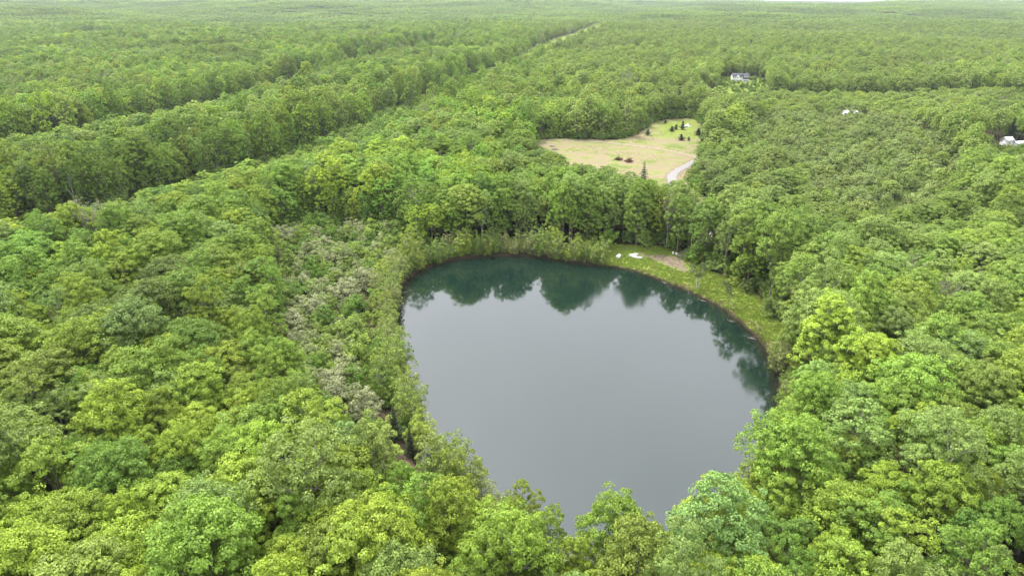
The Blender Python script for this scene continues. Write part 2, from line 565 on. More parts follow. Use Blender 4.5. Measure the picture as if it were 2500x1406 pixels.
gx = axis_lines(-120, 150, 1.5, -9000, 9000)
gy = axis_lines(55, 470, 1.5, -400, 12000)
XX, YY = np.meshgrid(gx, gy)
ZZ = height(XX, YY)
nx, ny = len(gx), len(gy)
V = np.stack([XX.ravel(), YY.ravel(), ZZ.ravel()], 1)
ii = (np.arange(ny - 1)[:, None] * nx + np.arange(nx - 1)[None, :]).ravel()
Fq = np.stack([ii, ii + 1, ii + nx + 1, ii + nx], 1)
sS = sdf(SHORE, XX, YY).ravel()
X1, Y1 = XX.ravel(), YY.ravel()


def soft_in(P, w=3.0):
    return np.clip(.5 - sdf(P, X1, Y1) / w / 2, 0, 1)


w_grass = np.maximum(np.clip(.5 - (sdf(MEADOW, X1, Y1) - 3.0) / 4, 0, 1) * .80, soft_in(YARD, 5) * .9)
w_grass = np.maximum(w_grass, .95 * np.clip(1.6 - seg_dist(CORR_A, X1, Y1, False) / (12 + .012 * np.hypot(X1, Y1)), 0, 1))
field_up = soft_in(poly([(1585, 300), (1720, 288), (1716, 345), (1600, 340)]), 6)
w_grass = np.maximum(w_grass, .62 * field_up)
w_field = soft_in(FIELD, 6.0)
w_dirt = np.maximum(soft_in(DIRT_PATCH, 2.5) * .9, np.clip(1.1 - seg_dist(LANE, X1, Y1, False) / 4.5, 0, .75))
w_straw = np.where(sS > 0, np.clip(1 - np.abs(sS - 1.8) / 2.4, 0, 1), 0) * .62 * (soft_in(MEADOW, 5) > 0.05)
w_bank = np.clip(1 - np.maximum(sS - .15, 0) / .9, 0, 1) * (sS < 2)
ground_me = mesh_np('ground', V, [Fq], [M['ground']], {'w_grass': ('POINT', w_grass), 'w_field': ('POINT', w_field), 'w_dirt': ('POINT', w_dirt),
                                                       'w_straw': ('POINT', w_straw), 'w_bank': ('POINT', w_bank)}, smooth_shade=True)
tag(link('ground', ground_me), kind='structure')

wx = np.arange(SHORE[:, 0].min() - 6, SHORE[:, 0].max() + 6, 1.5)
wy = np.arange(SHORE[:, 1].min() - 6, SHORE[:, 1].max() + 6, 1.5)
WX, WY = np.meshgrid(wx, wy)
ws = sdf(SHORE, WX, WY)
n_ = len(wx)
ii = (np.arange(len(wy) - 1)[:, None] * n_ + np.arange(n_ - 1)[None, :])
keep = (ws[:-1, :-1] < 3) & (ws[1:, 1:] < 3)
ii = ii[keep]
water_me = mesh_np('water', np.stack([WX.ravel(), WY.ravel(), np.full(WX.size, WATER_Z)], 1), [np.stack([ii, ii + 1, ii + n_ + 1, ii + n_], 1)],
                   [M['water']], {'depth': ('POINT', np.clip(-ws.ravel() / 12, 0, 1))}, smooth_shade=True)
tag(link('pond_water', water_me), kind='structure')


def ribbon(name, P, w, mat, dz=.05, jag=.25):
    P = np.asarray(P); T = np.gradient(P, axis=0); T /= np.linalg.norm(T, axis=1)[:, None]
    Nn = np.stack([-T[:, 1], T[:, 0]], 1)
    k = 5
    us = np.linspace(-1, 1, k)
    Vv = []
    for i in range(len(P)):
        wl_, wr_ = w * (1 + rng.uniform(-jag, jag)), w * (1 + rng.uniform(-jag, jag))
        for u in us:
            q = P[i] + Nn[i] * u * .5 * (wl_ if u < 0 else wr_)
            Vv.append((q[0], q[1], hz(*q) + dz - .03 * abs(u)))
    f = [(i * k + j, i * k + j + 1, (i + 1) * k + j + 1, (i + 1) * k + j) for i in range(len(P) - 1) for j in range(k - 1)]
    return tag(link(name, mesh_np(name, Vv, [f], [mat], smooth_shade=True)), kind='structure')


def resample(P, step):
    P = np.asarray(P); d = np.r_[0, np.cumsum(np.linalg.norm(np.diff(P, axis=0), axis=1))]
    t = np.arange(0, d[-1], step)
    return np.stack([np.interp(t, d, P[:, 0]), np.interp(t, d, P[:, 1])], 1)


ribbon('field_track', resample(TRACK, 2.0), 2.6, M['track'], .12)
ribbon('gravel_lane', resample(LANE, 2.0), 3.6, M['gravel'], .13)
ribbon('footpath', resample(LEFT_PATH, 1.2), 1.35, M['earth'], .12, .35)


# ------------------------------------------------------------------ plant prototypes
def unit(n, r):
    v = r.normal(size=(n, 3))
    return v / np.linalg.norm(v, axis=1)[:, None]


def leaf_faces(P, Nn, size, r, aspect=.62, fold=.16):
    n = len(P)
    Nn = Nn / (np.linalg.norm(Nn, axis=1)[:, None] + 1e-9)
    t = np.cross(Nn, unit(n, r)); t /= np.linalg.norm(t, axis=1)[:, None] + 1e-9
    b = np.cross(Nn, t)
    s = (size * r.uniform(.5, 1.5, n))[:, None]
    V = np.stack([P + t * s * .5 - Nn * s * fold, P + b * s * .5 * aspect + Nn * s * fold * .5, P - t * s * .5 - Nn * s * fold, P - b * s * .5 * aspect + Nn * s * fold * .5], 1)
    return V.reshape(-1, 3), np.arange(4 * n).reshape(n, 4)


def lump_leaves(C, Rl, nper, size, r, up=.45, rnd=.55, flat=.75, outward=None):
    """leaves on rounded twig clusters; C (k,3) centres, Rl (k,) radii"""
    k = len(C)
    idx = np.repeat(np.arange(k), nper)
    d = unit(k * nper, r)
    d[:, 2] = np.where(d[:, 2] < -.35, -d[:, 2] * .6, d[:, 2])
    if outward is not None:
        d = d + outward[idx] * .5
        d /= np.linalg.norm(d, axis=1)[:, None]
    rad = Rl[idx] * r.uniform(.55, 1.08, k * nper) ** .8
    P = C[idx] + d * rad[:, None] * np.array([1, 1, flat])
    Nn = d + np.array([0, 0, up]) + rnd * unit(k * nper, r)
    return leaf_faces(P, Nn, size, r)


def limbs(mb, r, H, lobes, r0, cb, bend=.3):
    top = np.array([r.uniform(-.4, .4), r.uniform(-.4, .4), H * .80])
    t = np.linspace(0, 1, 7)
    P = np.stack([top[0] * t ** 2 + bend * np.sin(t * 3) * r.uniform(-1, 1), top[1] * t ** 2, -.5 + (top[2] + .5) * t], 1)
    mb.tube(P, r0 * np.array([1.35, 1.0, .88, .72, .55, .36, .12]), 7)
    for c in lobes:
        z0 = min(max(cb * .75, c[2] - np.hypot(c[0], c[1]) * 1.05 - .3), H * .7)
        f = np.clip((z0 + .5) / (top[2] + .5), 0, 1)
        s = np.array([np.interp(f, t, P[:, i]) for i in range(3)])
        m1 = s + (c - s) * .5 + np.array([0, 0, -.12 * np.linalg.norm(c - s)])
        rr = r0 * (1 - f) * .62 + .05
        tt = np.linspace(0, 1, 5)[:, None]
        Q = (1 - tt) ** 2 * s + 2 * tt * (1 - tt) * m1 + tt ** 2 * (c + np.array([0, 0, .3]))
        mb.tube(Q, rr * np.array([1, .8, .6, .42, .18]), 5)
        for _ in range(3):
            e = c + unit(1, r)[0] * np.array([1.5, 1.5, .9]) * r.uniform(.5, 1.0)
            mb.tube([Q[2], (Q[2] + e) / 2 + [0, 0, .15], e], [rr * .42, rr * .28, .02], 4)


def broadleaf(seed, H=15.0, R=5.0, cb=4.0, nlobe=9, nlump=13, nleaf=80, size=.32, form='dome', lobe_k=.50):
    r = np.random.default_rng(seed)
    lobes, rad = [], []
    zc = cb + (H - cb) * .48
    for i in range(nlobe):
        a = i * 2.39996 + r.uniform(-.4, .4)
        u = (i + .5) / nlobe
        if form == 'dome':
            rr = R * .62 * math.sqrt(1 - (1 - u) ** 2 * .92) if False else R * .64 * math.sqrt(u)
            z = H - R * lobe_k * .8 - (H - cb) * .42 * u ** 1.7 + r.uniform(-.7, .5)
        elif form == 'tall':
            rr = R * .55 * (0.35 + .75 * math.sin(math.pi * min(u * .9 + .12, 1)))
            z = H - 1.2 - (H - cb - 2.0) * u + r.uniform(-.5, .5)
        else:                                               # round
            rr = R * .60 * math.sin(math.pi * (.08 + .74 * u))
            z = H - R * lobe_k * .75 - (H - cb) * .68 * u + r.uniform(-.6, .6)
        lobes.append((rr * math.cos(a), rr * math.sin(a), z)); rad.append(R * lobe_k * r.uniform(.78, 1.12) * (1.0 if form != 'tall' else .95))
    lobes = np.array(lobes); rad = np.array(rad)
    C, RL, O = [], [], []
    axis_c = np.array([0, 0, zc - 1.0])
    for c, R_ in zip(lobes, rad):
        k = nlump
        i = np.arange(k) + .5
        ph = np.arccos(1 - 1.55 * i / k); th = math.pi * (1 + 5 ** .5) * i + r.uniform(0, 6)
        d = np.stack([np.cos(th) * np.sin(ph), np.sin(th) * np.sin(ph), np.cos(ph)], 1) + r.normal(size=(k, 3)) * .18
        o = c - axis_c; o = o / (np.linalg.norm(o) + 1e-6)
        d = d + o * .35
        d /= np.linalg.norm(d, axis=1)[:, None]
        q = c + d * (R_ * r.uniform(.66, 1.02, k) * np.where(r.uniform(size=k) < .14, 1.28, 1.0))[:, None] * np.array([1, 1, .88])
        C.append(q); RL.append(R_ * r.uniform(.20, .42, k)); O.append(d)
    C = np.vstack(C); RL = np.concatenate(RL); O = np.vstack(O)
    ok = C[:, 2] > cb - .8
    C, RL, O = C[ok], RL[ok], O[ok]
    V, F = lump_leaves(C, RL, nleaf, size, r, outward=O)
    mb = MB()
    limbs(mb, r, H, lobes, .017 * H + .03, cb)
    return V, F, mb, r


def willow(seed, H=7.5, R=2.6, nleaf=40, size=.23):
    """upright shrubby tree, leafy to the ground, foliage in uneven leaning plumes"""
    r = np.random.default_rng(seed)
    C, RL, O, tips = [], [], [], []
    for i in range(12):
        a = i * 2.4 + r.uniform(-.6, .6); u = math.sqrt((i + .4) / 12)
        tip = np.array([R * .95 * u * math.cos(a), R * .95 * u * math.sin(a), H * (1 - .50 * u ** 1.5) * r.uniform(.68, 1.08)])
        base = np.array([tip[0] * .25, tip[1] * .25, .0])
        tips.append((base, tip))
        for t in np.linspace(.15, 1, 10):
            p = base + (tip - base) * t
            w = R * .42 * (1 - .45 * t)
            o = np.array([math.cos(a), math.sin(a), .5])
            C.append(p + r.normal(size=3) * w * .6 + o * w * .25); RL.append(w * r.uniform(.38, .85) + .14)
            O.append(o / np.linalg.norm(o))
    C = np.array(C); RL = np.array(RL); O = np.array(O)
    C[:, 2] = np.maximum(C[:, 2], .25)
    V, F = lump_leaves(C, RL, nleaf, size, r, up=.35, rnd=.6, flat=.95, outward=O * .7)
    mb = MB()
    for b, t in tips:
        m = (b + t) / 2 + [0, 0, .4]
        mb.tube([b - [0, 0, .35], m, t], [.10, .065, .015], 5)
    return V, F, mb, r


def shrub(seed, H=3.2, R=2.3, nleaf=50, size=.22, n=60, arch=True):
    r = np.random.default_rng(seed)
    d = unit(n, r); d[:, 2] = np.abs(d[:, 2])
    k = r.uniform(.55, 1.0, n)[:, None]
    lob = 1 + .25 * np.sin(np.arctan2(d[:, 1], d[:, 0]) * 3 + seed)[:, None]
    C = d * k * lob * np.array([R * .82, R * .82, H * .84]) + [0, 0, .25]
    V, F = lump_leaves(C, R * r.uniform(.15, .28, n), nleaf, size, r, up=.5, rnd=.6, outward=d * .5)
    mb = MB()
    for i in range(9):
        a = i * 2.4; e = C[i * (n // 9)]
        mb.tube([(0.1 * math.cos(a), .1 * math.sin(a), -.3), e * .5 + [0, 0, .5], e], [.06, .04, .012], 4)
    return V, F, mb, r


def conifer(seed, H=6.0, R=1.7, tiers=17, size=.24, droop=.25, per=34, ragged=0.0):
    r = np.random.default_rng(seed)
    P, Nn = [], []
    mb = MB()
    mb.tube([(0, 0, -.4), (0, 0, H * .5), (0, 0, H * .98)], [.018 * H + .03, .010 * H + .02, .015], 6)
    for i in range(tiers):
        u = i / (tiers - 1)
        z = .35 + (H - .5) * u
        Rt = R * (1 - u) ** .85 * r.uniform(.70, 1.20) + .10
        nb = max(5, int(13 * (1 - u) + 5))
        for b in range(nb):
            a = 2 * math.pi * b / nb + r.uniform(-.25, .25) + i
            L_ = Rt * r.uniform(.55 - .25 * ragged, 1.2 + .35 * ragged) * (1 + ragged * .5 * math.sin(a * 2 + i * .4))
            e = np.array([math.cos(a) * L_, math.sin(a) * L_, z - droop * L_])
            mb.tube([(0, 0, z), e], [.025, .008], 3)
            t = r.uniform(.15, 1.02, per)
            q = np.array([0, 0, z]) + (e - [0, 0, z]) * t[:, None]
            side = np.array([-math.sin(a), math.cos(a), 0])
            q = q + side * (r.uniform(-1, 1, per) * (.20 + .22 * L_ * (1.05 - t)))[:, None] + r.normal(size=(per, 3)) * .04
            P.append(q); Nn.append(np.tile([math.cos(a) * .4, math.sin(a) * .4, 1.0], (per, 1)) + r.normal(size=(per, 3)) * .45)
    V, F = leaf_faces(np.vstack(P), np.vstack(Nn), size, r, aspect=.35, fold=.05)
    return V, F, mb, r


def birch(seed, H=8.0, lean=2.5, stems=((0.0, 1.0),), nleaf=12, size=.17):
    r = np.random.default_rng(seed)
    mb = MB(); C = []
    for off, sgn in stems:
        t = np.linspace(0, 1, 8)
        P = np.stack([off + sgn * lean * t ** 1.7, .25 * np.sin(t * 3), -.4 + (H + .4) * t - .8 * t ** 4], 1)
        mb.tube(P, .11 * (1 - t * .9) + .012, 7)
        for j in range(26):
            f = r.uniform(.42, 1)
            s = np.array([np.interp(f, t, P[:, i]) for i in range(3)])
            a = r.uniform(0, 6.28); L_ = r.uniform(.5, 1.3) * (1.25 - f * .6)
            e = s + [math.cos(a) * L_, math.sin(a) * L_, .35 * L_]
            e2 = e + [math.cos(a) * .25, math.sin(a) * .25, -.5]
            mb.tube([s, e, e2], [.025, .014, .006], 3)
            for q in np.linspace(.35, 1, 4):
                C.append(s + (e - s) * q)
            C.append(e2)
    C = np.array(C)
    V, F = lump_leaves(C, np.full(len(C), .28), nleaf, size, r, up=.2, rnd=.9, flat=1.1)
    return V, F, mb, r


def bare_tree(seed, H=11.0, R=3.2, nleaf=10, size=.2):
    """thin pale tree only just in leaf"""
    r = np.random.default_rng(seed)
    mb = MB(); C = []
    t = np.linspace(0, 1, 6)
    P = np.stack([.3 * np.sin(t * 3), .2 * np.cos(t * 4) - .2, -.5 + (H * .6 + .5) * t], 1)
    mb.tube(P, .02 * H * (1 - t * .65), 6)
    for i in range(9):
        f = .35 + .65 * i / 9
        s = np.array([np.interp(f, t, P[:, k]) for k in range(3)])
        a = i * 2.4; L_ = R * r.uniform(.7, 1.0)
        e = np.array([math.cos(a) * L_ * .75, math.sin(a) * L_ * .75, H * r.uniform(.78, 1.0)])
        m = (s + e) / 2 + [math.cos(a) * L_ * .25, math.sin(a) * L_ * .25, -.3]
        tt = np.linspace(0, 1, 5)[:, None]
        Q = (1 - tt) ** 2 * s + 2 * tt * (1 - tt) * m + tt ** 2 * e
        mb.tube(Q, .09 * (1 - tt[:, 0] * .8), 5)
        for j in range(7):
            b = Q[1 + j % 4]; q = b + unit(1, r)[0] * [1.1, 1.1, .7] + [0, 0, .8]
            mb.tube([b, q], [.035, .008], 3); C.append(q); C.append((b + q) / 2)
    C = np.array(C)
    V, F = lump_leaves(C, np.full(len(C), .45), nleaf, size, r, up=.2, rnd=.9)
    return V, F, mb, r


def finish(name, data, bark='bark', leafmat='leaf'):
    """returns (crown mesh, trunk mesh, joined mesh)"""
    V, F, mb, r = data
    var = r.uniform(0, 1, len(F))
    crown = mesh_np('crown_' + name, V, [F], [M[leafmat]], {'leaf_var': ('FACE', var)})
    trunk = mb.mesh('trunk_' + name, M[bark], True)
    TV = np.vstack(mb.V); n0 = len(V)
    f4 = np.vstack(mb.F4) + n0; f3 = np.vstack(mb.F3) + n0
    mi = np.r_[np.zeros(len(F), int), np.ones(len(f4) + len(f3), int)]
    both = mesh_np('plant_' + name, np.vstack([V, TV]), [F, f4, f3], [M[leafmat], M[bark]],
                   {'leaf_var': ('FACE', np.r_[var, np.full(len(f4) + len(f3), .5)])}, mat_idx=mi)
    return crown, trunk, both


FORMS = {}          # broadleaf prototypes: (crown, trunk, joined, form words, H, R)
specs = [('dome', 14.5, 5.4, 3.2, 10, 21, 86, .25, .46), ('dome', 14.0, 5.0, 3.0, 9, 22, 86, .24, .50), ('dome', 15.5, 5.8, 3.4, 12, 20, 86, .25, .42),
         ('dome', 14.0, 4.8, 3.0, 8, 23, 86, .24, .54), ('round', 15.0, 4.6, 2.2, 10, 20, 86, .24, .52), ('round', 15.5, 4.9, 2.0, 12, 19, 86, .25, .46),
         ('round', 14.5, 4.4, 1.6, 9, 22, 86, .23, .56), ('tall', 16.5, 4.0, 2.0, 11, 19, 86, .24, .56), ('tall', 17.0, 3.8, 2.0, 12, 18, 86, .23, .56),
         ('dome', 15.0, 5.4, 5.0, 9, 14, 56, .26, .44), ('round', 15.0, 4.8, 4.0, 10, 14, 56, .26, .46)]
words = ['broad domed', 'low domed', 'wide many-lobed', 'compact domed', 'rounded', 'full rounded', 'dense rounded', 'tall upright', 'tall narrow', 'thin open-crowned', 'loose airy']
for k, (form, H, R, cb, nl, nlu, nle, sz, lk) in enumerate(specs):
    c, t, b = finish('broadleaf_%02d' % k, broadleaf(100 + k, H, R, cb, nl, nlu, nle, sz, form, lk), 'pale_bark' if k in (7, 9, 10) else 'bark')
    FORMS[k] = (c, t, b, words[k], H, R)
MID = []            # the same kinds with fewer, larger leaf faces for the farther wood
for k in range(9):
    form, H, R, cb, nl, nlu, nle, sz, lk = specs[k]
    MID.append(finish('far_%02d' % k, broadleaf(300 + k, H, R, cb - 1.0, nl, 14, 24, .50, form, lk))[2])
WIL = [finish('willow_%d' % k, willow(500 + k, H=7.2 + .5 * k, R=2.5 + .12 * k), 'pale_bark') for k in range(4)]
SHR = [finish('shrub_%d' % k, shrub(600 + k, H=2.9 + .3 * k, R=2.2 + .15 * k)) for k in range(4)]
BARE = [finish('bare_%d' % k, bare_tree(700 + k, H=11 + k), 'pale_bark') for k in range(2)]
SPRUCE = finish('spruce', conifer(800, 5.2, 1.55), 'bark', 'needle')
PINE = finish('pine', conifer(801, 8.0, 2.2, 13, .34, .10, 26), 'bark', 'needle')
CEDAR = finish('cedar', conifer(802, 4.0, 1.5, 9, .34, -.45, 30, 1.0), 'bark', 'needle')
BIR1 = finish('birch_twin', birch(900, 7.6, 2.0, ((-.25, -1.0), (.25, .55))), 'white_bark')
BIR2 = finish('birch_lean', birch(901, 7.4, -2.6, ((0, 1.0),), nleaf=14), 'white_bark')

# far forest blanket: a plot of closed canopy, one mesh reused
PLOT = []
for k in range(4):
    r = np.random.default_rng(40 + k)
    C, RL = [], []
    g = 7.6
    for i in range(9):
        for j in range(9):
            x, y = (i - 4 + r.uniform(-.42, .42)) * g, (j - 4 + r.uniform(-.42, .42)) * g
            h = r.uniform(10.5, 16); R_ = r.uniform(3.2, 5.2)
            for q in range(5):
                a = q * 1.3 + r.uniform(0, 1)
                C.append((x + R_ * .5 * math.cos(a) * (q > 0), y + R_ * .5 * math.sin(a) * (q > 0), h - R_ * .45 - 1.6 * (q > 0) * r.uniform(.4, 1.4))); RL.append(R_ * r.uniform(.42, .62))
    V, F = lump_leaves(np.array(C), np.array(RL), 16, 1.5, r, up=.5, rnd=.4)
    tv = np.repeat(r.uniform(0, 1, 81), 5 * 16)
    PLOT.append(mesh_np('far_plot_%d' % k, V, [F], [M['leaf']], {'leaf_var': ('FACE', np.clip(tv * .7 + r.uniform(0, .3, len(F)), 0, 1))}))

# ------------------------------------------------------------------ colours of the foliage
TONES = {'bright yellow-green': (.282, .405, .042), 'fresh mid-green': (.172, .310, .040), 'deep green': (.122, .235, .035),
         'pale sage-green': (.238, .350, .085), 'olive-green': (.215, .300, .050), 'soft light-green': (.218, .355, .046)}
TN = list(TONES)


def n2d(x, y, s, ph):
    return .5 + .25 * (np.sin(x / s + ph + 1.7 * np.sin(y / s * .8 + ph)) + np.sin(y / s * 1.1 - ph * 2 + 1.3 * np.sin(x / s * .9)))


def pick_tones(x, y):
    n = len(x)
    d = np.hypot(x, y)
    px = 1250 + FPX * x / (y * CP + (CAM_H - 12) * SP)
    W = np.zeros((n, 6))
    W[:] = (.07, .36, .18, .15, .10, .14)
    near = d < 150
    W[near & (px < 1300)] = (.52, .14, .04, .08, .06, .16)
    mid = (d >= 150) & (d < 300)
    W[mid & (px < 1250)] = (.27, .29, .12, .06, .06, .20)
    W[near & (px >= 1300)] = (.30, .12, .03, .26, .09, .20)
    W[mid & (px >= 1250)] = (.10, .24, .10, .28, .05, .23)
    W[(d >= 300) & (d < 700) & (px > 1750)] = (.05, .30, .14, .26, .09, .16)
    cw = np.cumsum(W / W.sum(1)[:, None], 1)
    u = (n2d(x, y, 17, 1.1) * 1.25 + rng.uniform(0, .75, n)) % 1.0
    return np.minimum((u[:, None] > cw).sum(1), 5)


def tone_cols(ti, jit=.10):
    base = np.array([TONES[t] for t in TN])[ti]
    n = len(ti)
    v = rng.normal(1, jit, (n, 1)).clip(.65, 1.4)
    w = rng.normal(0, .04, (n, 1))
    base = base * .80 + np.array([.235, .345, .048]) * .20
    return (base * v * (1 + np.hstack([w, 0 * w, -w]))).clip(.005, .6)


# ------------------------------------------------------------------ where the trees stand
def jitter_grid(d0, d1, s, wide=1.12):
    ys = np.arange(max(d0 * .55, 34), d1 + s, s * .87)
    pts = []
    for i, y in enumerate(ys):
        hw = .75 * (y * CP + CAM_H * SP) * wide + 14
        xs = np.arange(-hw, hw, s) + (i % 2) * s / 2
        pts.append(np.stack([xs, np.full(len(xs), y)], 1))
    P = np.vstack(pts)
    P = P + rng.uniform(-.40, .40, P.shape) * s
    d = np.hypot(P[:, 0], P[:, 1])
    return P[(d >= d0) & (d < d1)]


HOUSES = [(1806, 199), (1598, 190), (2072, 291), (2456, 356), (2485, 357)]
HP = [ground_ray(*p) for p in HOUSES]

P = np.vstack([jitter_grid(36, 430, 5.2), jitter_grid(430, 900, 6.2), jitter_grid(900, 1900, 8.0, 1.06)])
X, Y = P[:, 0], P[:, 1]
D = np.hypot(X, Y)
sh = sdf(SHORE, X, Y)
ok = sh > 2.5
nearm = D < 520
for Q, mg in ((MEADOW, 1.6), (FIELD, 2.0), (SHRUBLAND, 2.0)):
    s_ = np.full(len(X), 99.0); s_[nearm] = sdf(Q, X[nearm], Y[nearm])
    ok &= s_ > mg
lane_d = np.full(len(X), 99.0); lane_d[nearm] = np.minimum(seg_dist(LANE_OPEN, X[nearm], Y[nearm], False), seg_dist(LANE, X[nearm], Y[nearm], False) + 2.2)
ok &= lane_d > 4.5
dA = seg_dist(CORR_A, X, Y, False); dB = seg_dist(CORR_B, X, Y, False)
ok &= (dA > 7 + .014 * D) & (dB > 6 + .014 * D)
ok &= ~inside(YARD, X, Y) & (~inside(SWAMP, X, Y) | (rng.uniform(size=len(X)) < .16)) & ~inside(LOW_ROOF, X, Y) & ~inside(LOW_RIGHT, X, Y)
for (hx, hy), rr in zip(HP, (12.5, 9, 12, 9, 9)):
    ok &= np.hypot(X - hx, Y - hy) > rr
# the willow fringe keeps the left and far shore
PXs, PYs, _ = project(X, Y, 0)
fringe = (sh < 9.5) & ((PXs < 1480) & (PYs < 1190))
ok &= ~fringe
X, Y, D, sh, dA, dB = X[ok], Y[ok], D[ok], sh[ok], dA[ok], dB[ok]
n = len(X)
scale = np.where(X > 0, .84, .90) * rng.choice([.62, .80, .98, 1.14, 1.34], n, p=[.20, .26, .26, .17, .11]) * rng.uniform(.93, 1.07, n)
hs = np.full(n, 1.0)


def side_of(P_, x, y):
    """+1 on the camera side of a corridor, -1 beyond it"""
    a = P_[np.argmin((P_[None, :, 0] - x[:, None]) ** 2 + (P_[None, :, 1] - y[:, None]) ** 2, 1)]
    return np.where(np.hypot(x, y) < np.hypot(a[:, 0], a[:, 1]), 1, -1)


for dd in (dA, dB):
    q = dd < 55
    sd = side_of(CORR_A if dd is dA else CORR_B, X[q], Y[q])
    hs[q] *= np.where(sd > 0, .62 + .38 * smooth(12, 50, dd[q]), np.where(dd[q] < 36, 1.22, 1.0))
mid_ = inside(MIDLOW, X, Y)
hs[mid_] *= .48
inS = inside(SWAMP, X, Y)
hs[inS] *= .55; scale[inS] *= .66
hs[inside(FRONT_LOW, X, Y)] *= .8
wall = sdf(MIDLOW, X, Y)
hs[(wall > 0) & (wall < 60) & (Y > 500)] *= 1.15
fb = (sdf(FIELD, X, Y) < 16) & (Y > 340) & (X < 95)
hs[fb] *= rng.uniform(.85, 1.4, fb.sum())
lane_low = inside(poly([(1640, 522), (1770, 522), (1790, 612), (1660, 606)]), X, Y)
hs[lane_low] *= .72
nearfield = (sdf(FIELD, X, Y) < 22) & (Y < 330)
hs[nearfield] *= .70
for (hx, hy) in HP:
    front = (Y < hy) & (np.abs(X / Y - hx / hy) < 16 / hy) & (hy - Y < 95)
    hs[front] *= (.35 + .65 * np.clip((hy - Y[front]) / 95, 0, 1))
near_shore = (sh < 16) & (PYs[ok] > 1200)
hs[near_shore] *= .94
hs *= (.90 + .25 * n2d(X, Y, 26, .5)) * rng.uniform(.84, 1.14, n)
form = rng.choice(11, n, p=[.13, .12, .12, .11, .11, .11, .10, .06, .05, .05, .04])
nearm2 = D < 900
edge_d = np.full(len(X), 99.0)
edge_d[nearm2] = np.minimum.reduce([sdf(FIELD, X[nearm2], Y[nearm2]), sdf(SHRUBLAND, X[nearm2], Y[nearm2]), sdf(MEADOW, X[nearm2], Y[nearm2])])
bankd = np.full(len(X), 99.0); bankd[nearm2] = sdf(MEADOW, X[nearm2], Y[nearm2])
hs[bankd < 20] *= 1.15
fieldd = np.full(len(X), 99.0); fieldd[nearm2] = sdf(FIELD, X[nearm2], Y[nearm2])
lowc = ((edge_d < 9) & (bankd > 12) & ((fieldd > 12) | (rng.uniform(size=n) < .35))) | (dA < 24) | (dB < 20)
form = np.where(lowc, rng.choice([4, 5, 6, 7, 8], n), form)
ti = pick_tones(X, Y)
thin = np.isin(form, (9, 10))
ti[thin & (rng.uniform(size=n) < .5)] = 3
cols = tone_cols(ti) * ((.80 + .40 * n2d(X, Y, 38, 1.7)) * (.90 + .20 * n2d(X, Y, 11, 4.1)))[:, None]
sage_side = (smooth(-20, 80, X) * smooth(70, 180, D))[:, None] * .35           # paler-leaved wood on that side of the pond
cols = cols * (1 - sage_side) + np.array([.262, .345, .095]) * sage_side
cols = cols * (1 + np.array([.16, .10, .05]) * smooth(180, 420, D)[:, None])   # leaf colour brightened and warmed with distance from the camera
rot = rng.uniform(0, 6.283, n)
Z = height(X, Y)
wide_s = scale * (.55 + .45 * np.minimum(hs, 1.1)); tall_s = (scale / .86) ** .5 * hs * .97

# the 300 that show largest become single trees
Hh = np.array([FORMS[f][4] for f in form]) * tall_s
cpx, cpy, cdep = project(X, Y, Z + Hh * .8)
vis = (cpx > -40) & (cpx < 2540) & (cpy > -10) & (cpy < 1440)
order = np.argsort(np.where(vis, cdep / scale, 1e9))
single = np.zeros(n, bool); single[order[:300]] = True


def where_words(x, y, s):
    px, py, _ = project(x, y, 8)
    if py > 1150 and 1000 < px < 1750: side = 'on the shore opposite the field'
    elif px > 1500 and py > 640: side = 'opposite the footpath' if s < 30 else 'behind the grassy bank'
    elif px < 1000 and py > 900: side = 'below the brown footpath' if px > 500 else 'in the bright wood'
    elif px < 1000: side = 'beside the shrub thicket' if px > 560 else 'past the shrub thicket'
    elif px < 1640: side = 'between the pond and the field'
    else: side = 'beside the gravel lane'
    return side + (', at the water' if s < 9 else '')


used = {}


def make_tree(name, cat, parts, x, y, z, rz, sx, sz, col, label, bark_name='trunk'):
    root = thing(name, label, cat, (x, y, z), rz)
    root.scale = (sx, sx, sz)
    link(bark_name, parts[1], root)
    c = link('crown', parts[0], root)
    c['leaf_col'] = [float(v) for v in col]
    used.setdefault(label, []).append(root)
    return root


SI = np.where(single)[0]
labs = {}
for i in SI:
    big = 'very large ' if scale[i] > 1.02 else ('small ' if scale[i] < .60 else '')
    labs[i] = '%s%s %s tree %s' % (big, FORMS[form[i]][3], TN[ti[i]], where_words(X[i], Y[i], sh[i]))
for i in SI:
    lab = labs[i]
    if list(labs.values()).count(lab) > 1:
        o_ = SI[np.argsort(np.hypot(X[SI] - X[i], Y[SI] - Y[i]))[1]]
        more = '%s, next to a %s %s one' % (lab, FORMS[form[o_]][3], TN[ti[o_]])
        if len(more.split()) > 16:
            more = '%s, next to a %s one' % (lab, TN[ti[o_]])
        if len(more.split()) <= 16:
            lab = more
    make_tree('broadleaf_tree', 'tree', FORMS[form[i]], X[i], Y[i], Z[i] - .15, rot[i], wide_s[i], tall_s[i], cols[i], lab)

# ------------------------------------------------------------------ many-of-a-kind growth as one object each
HIDDEN = []


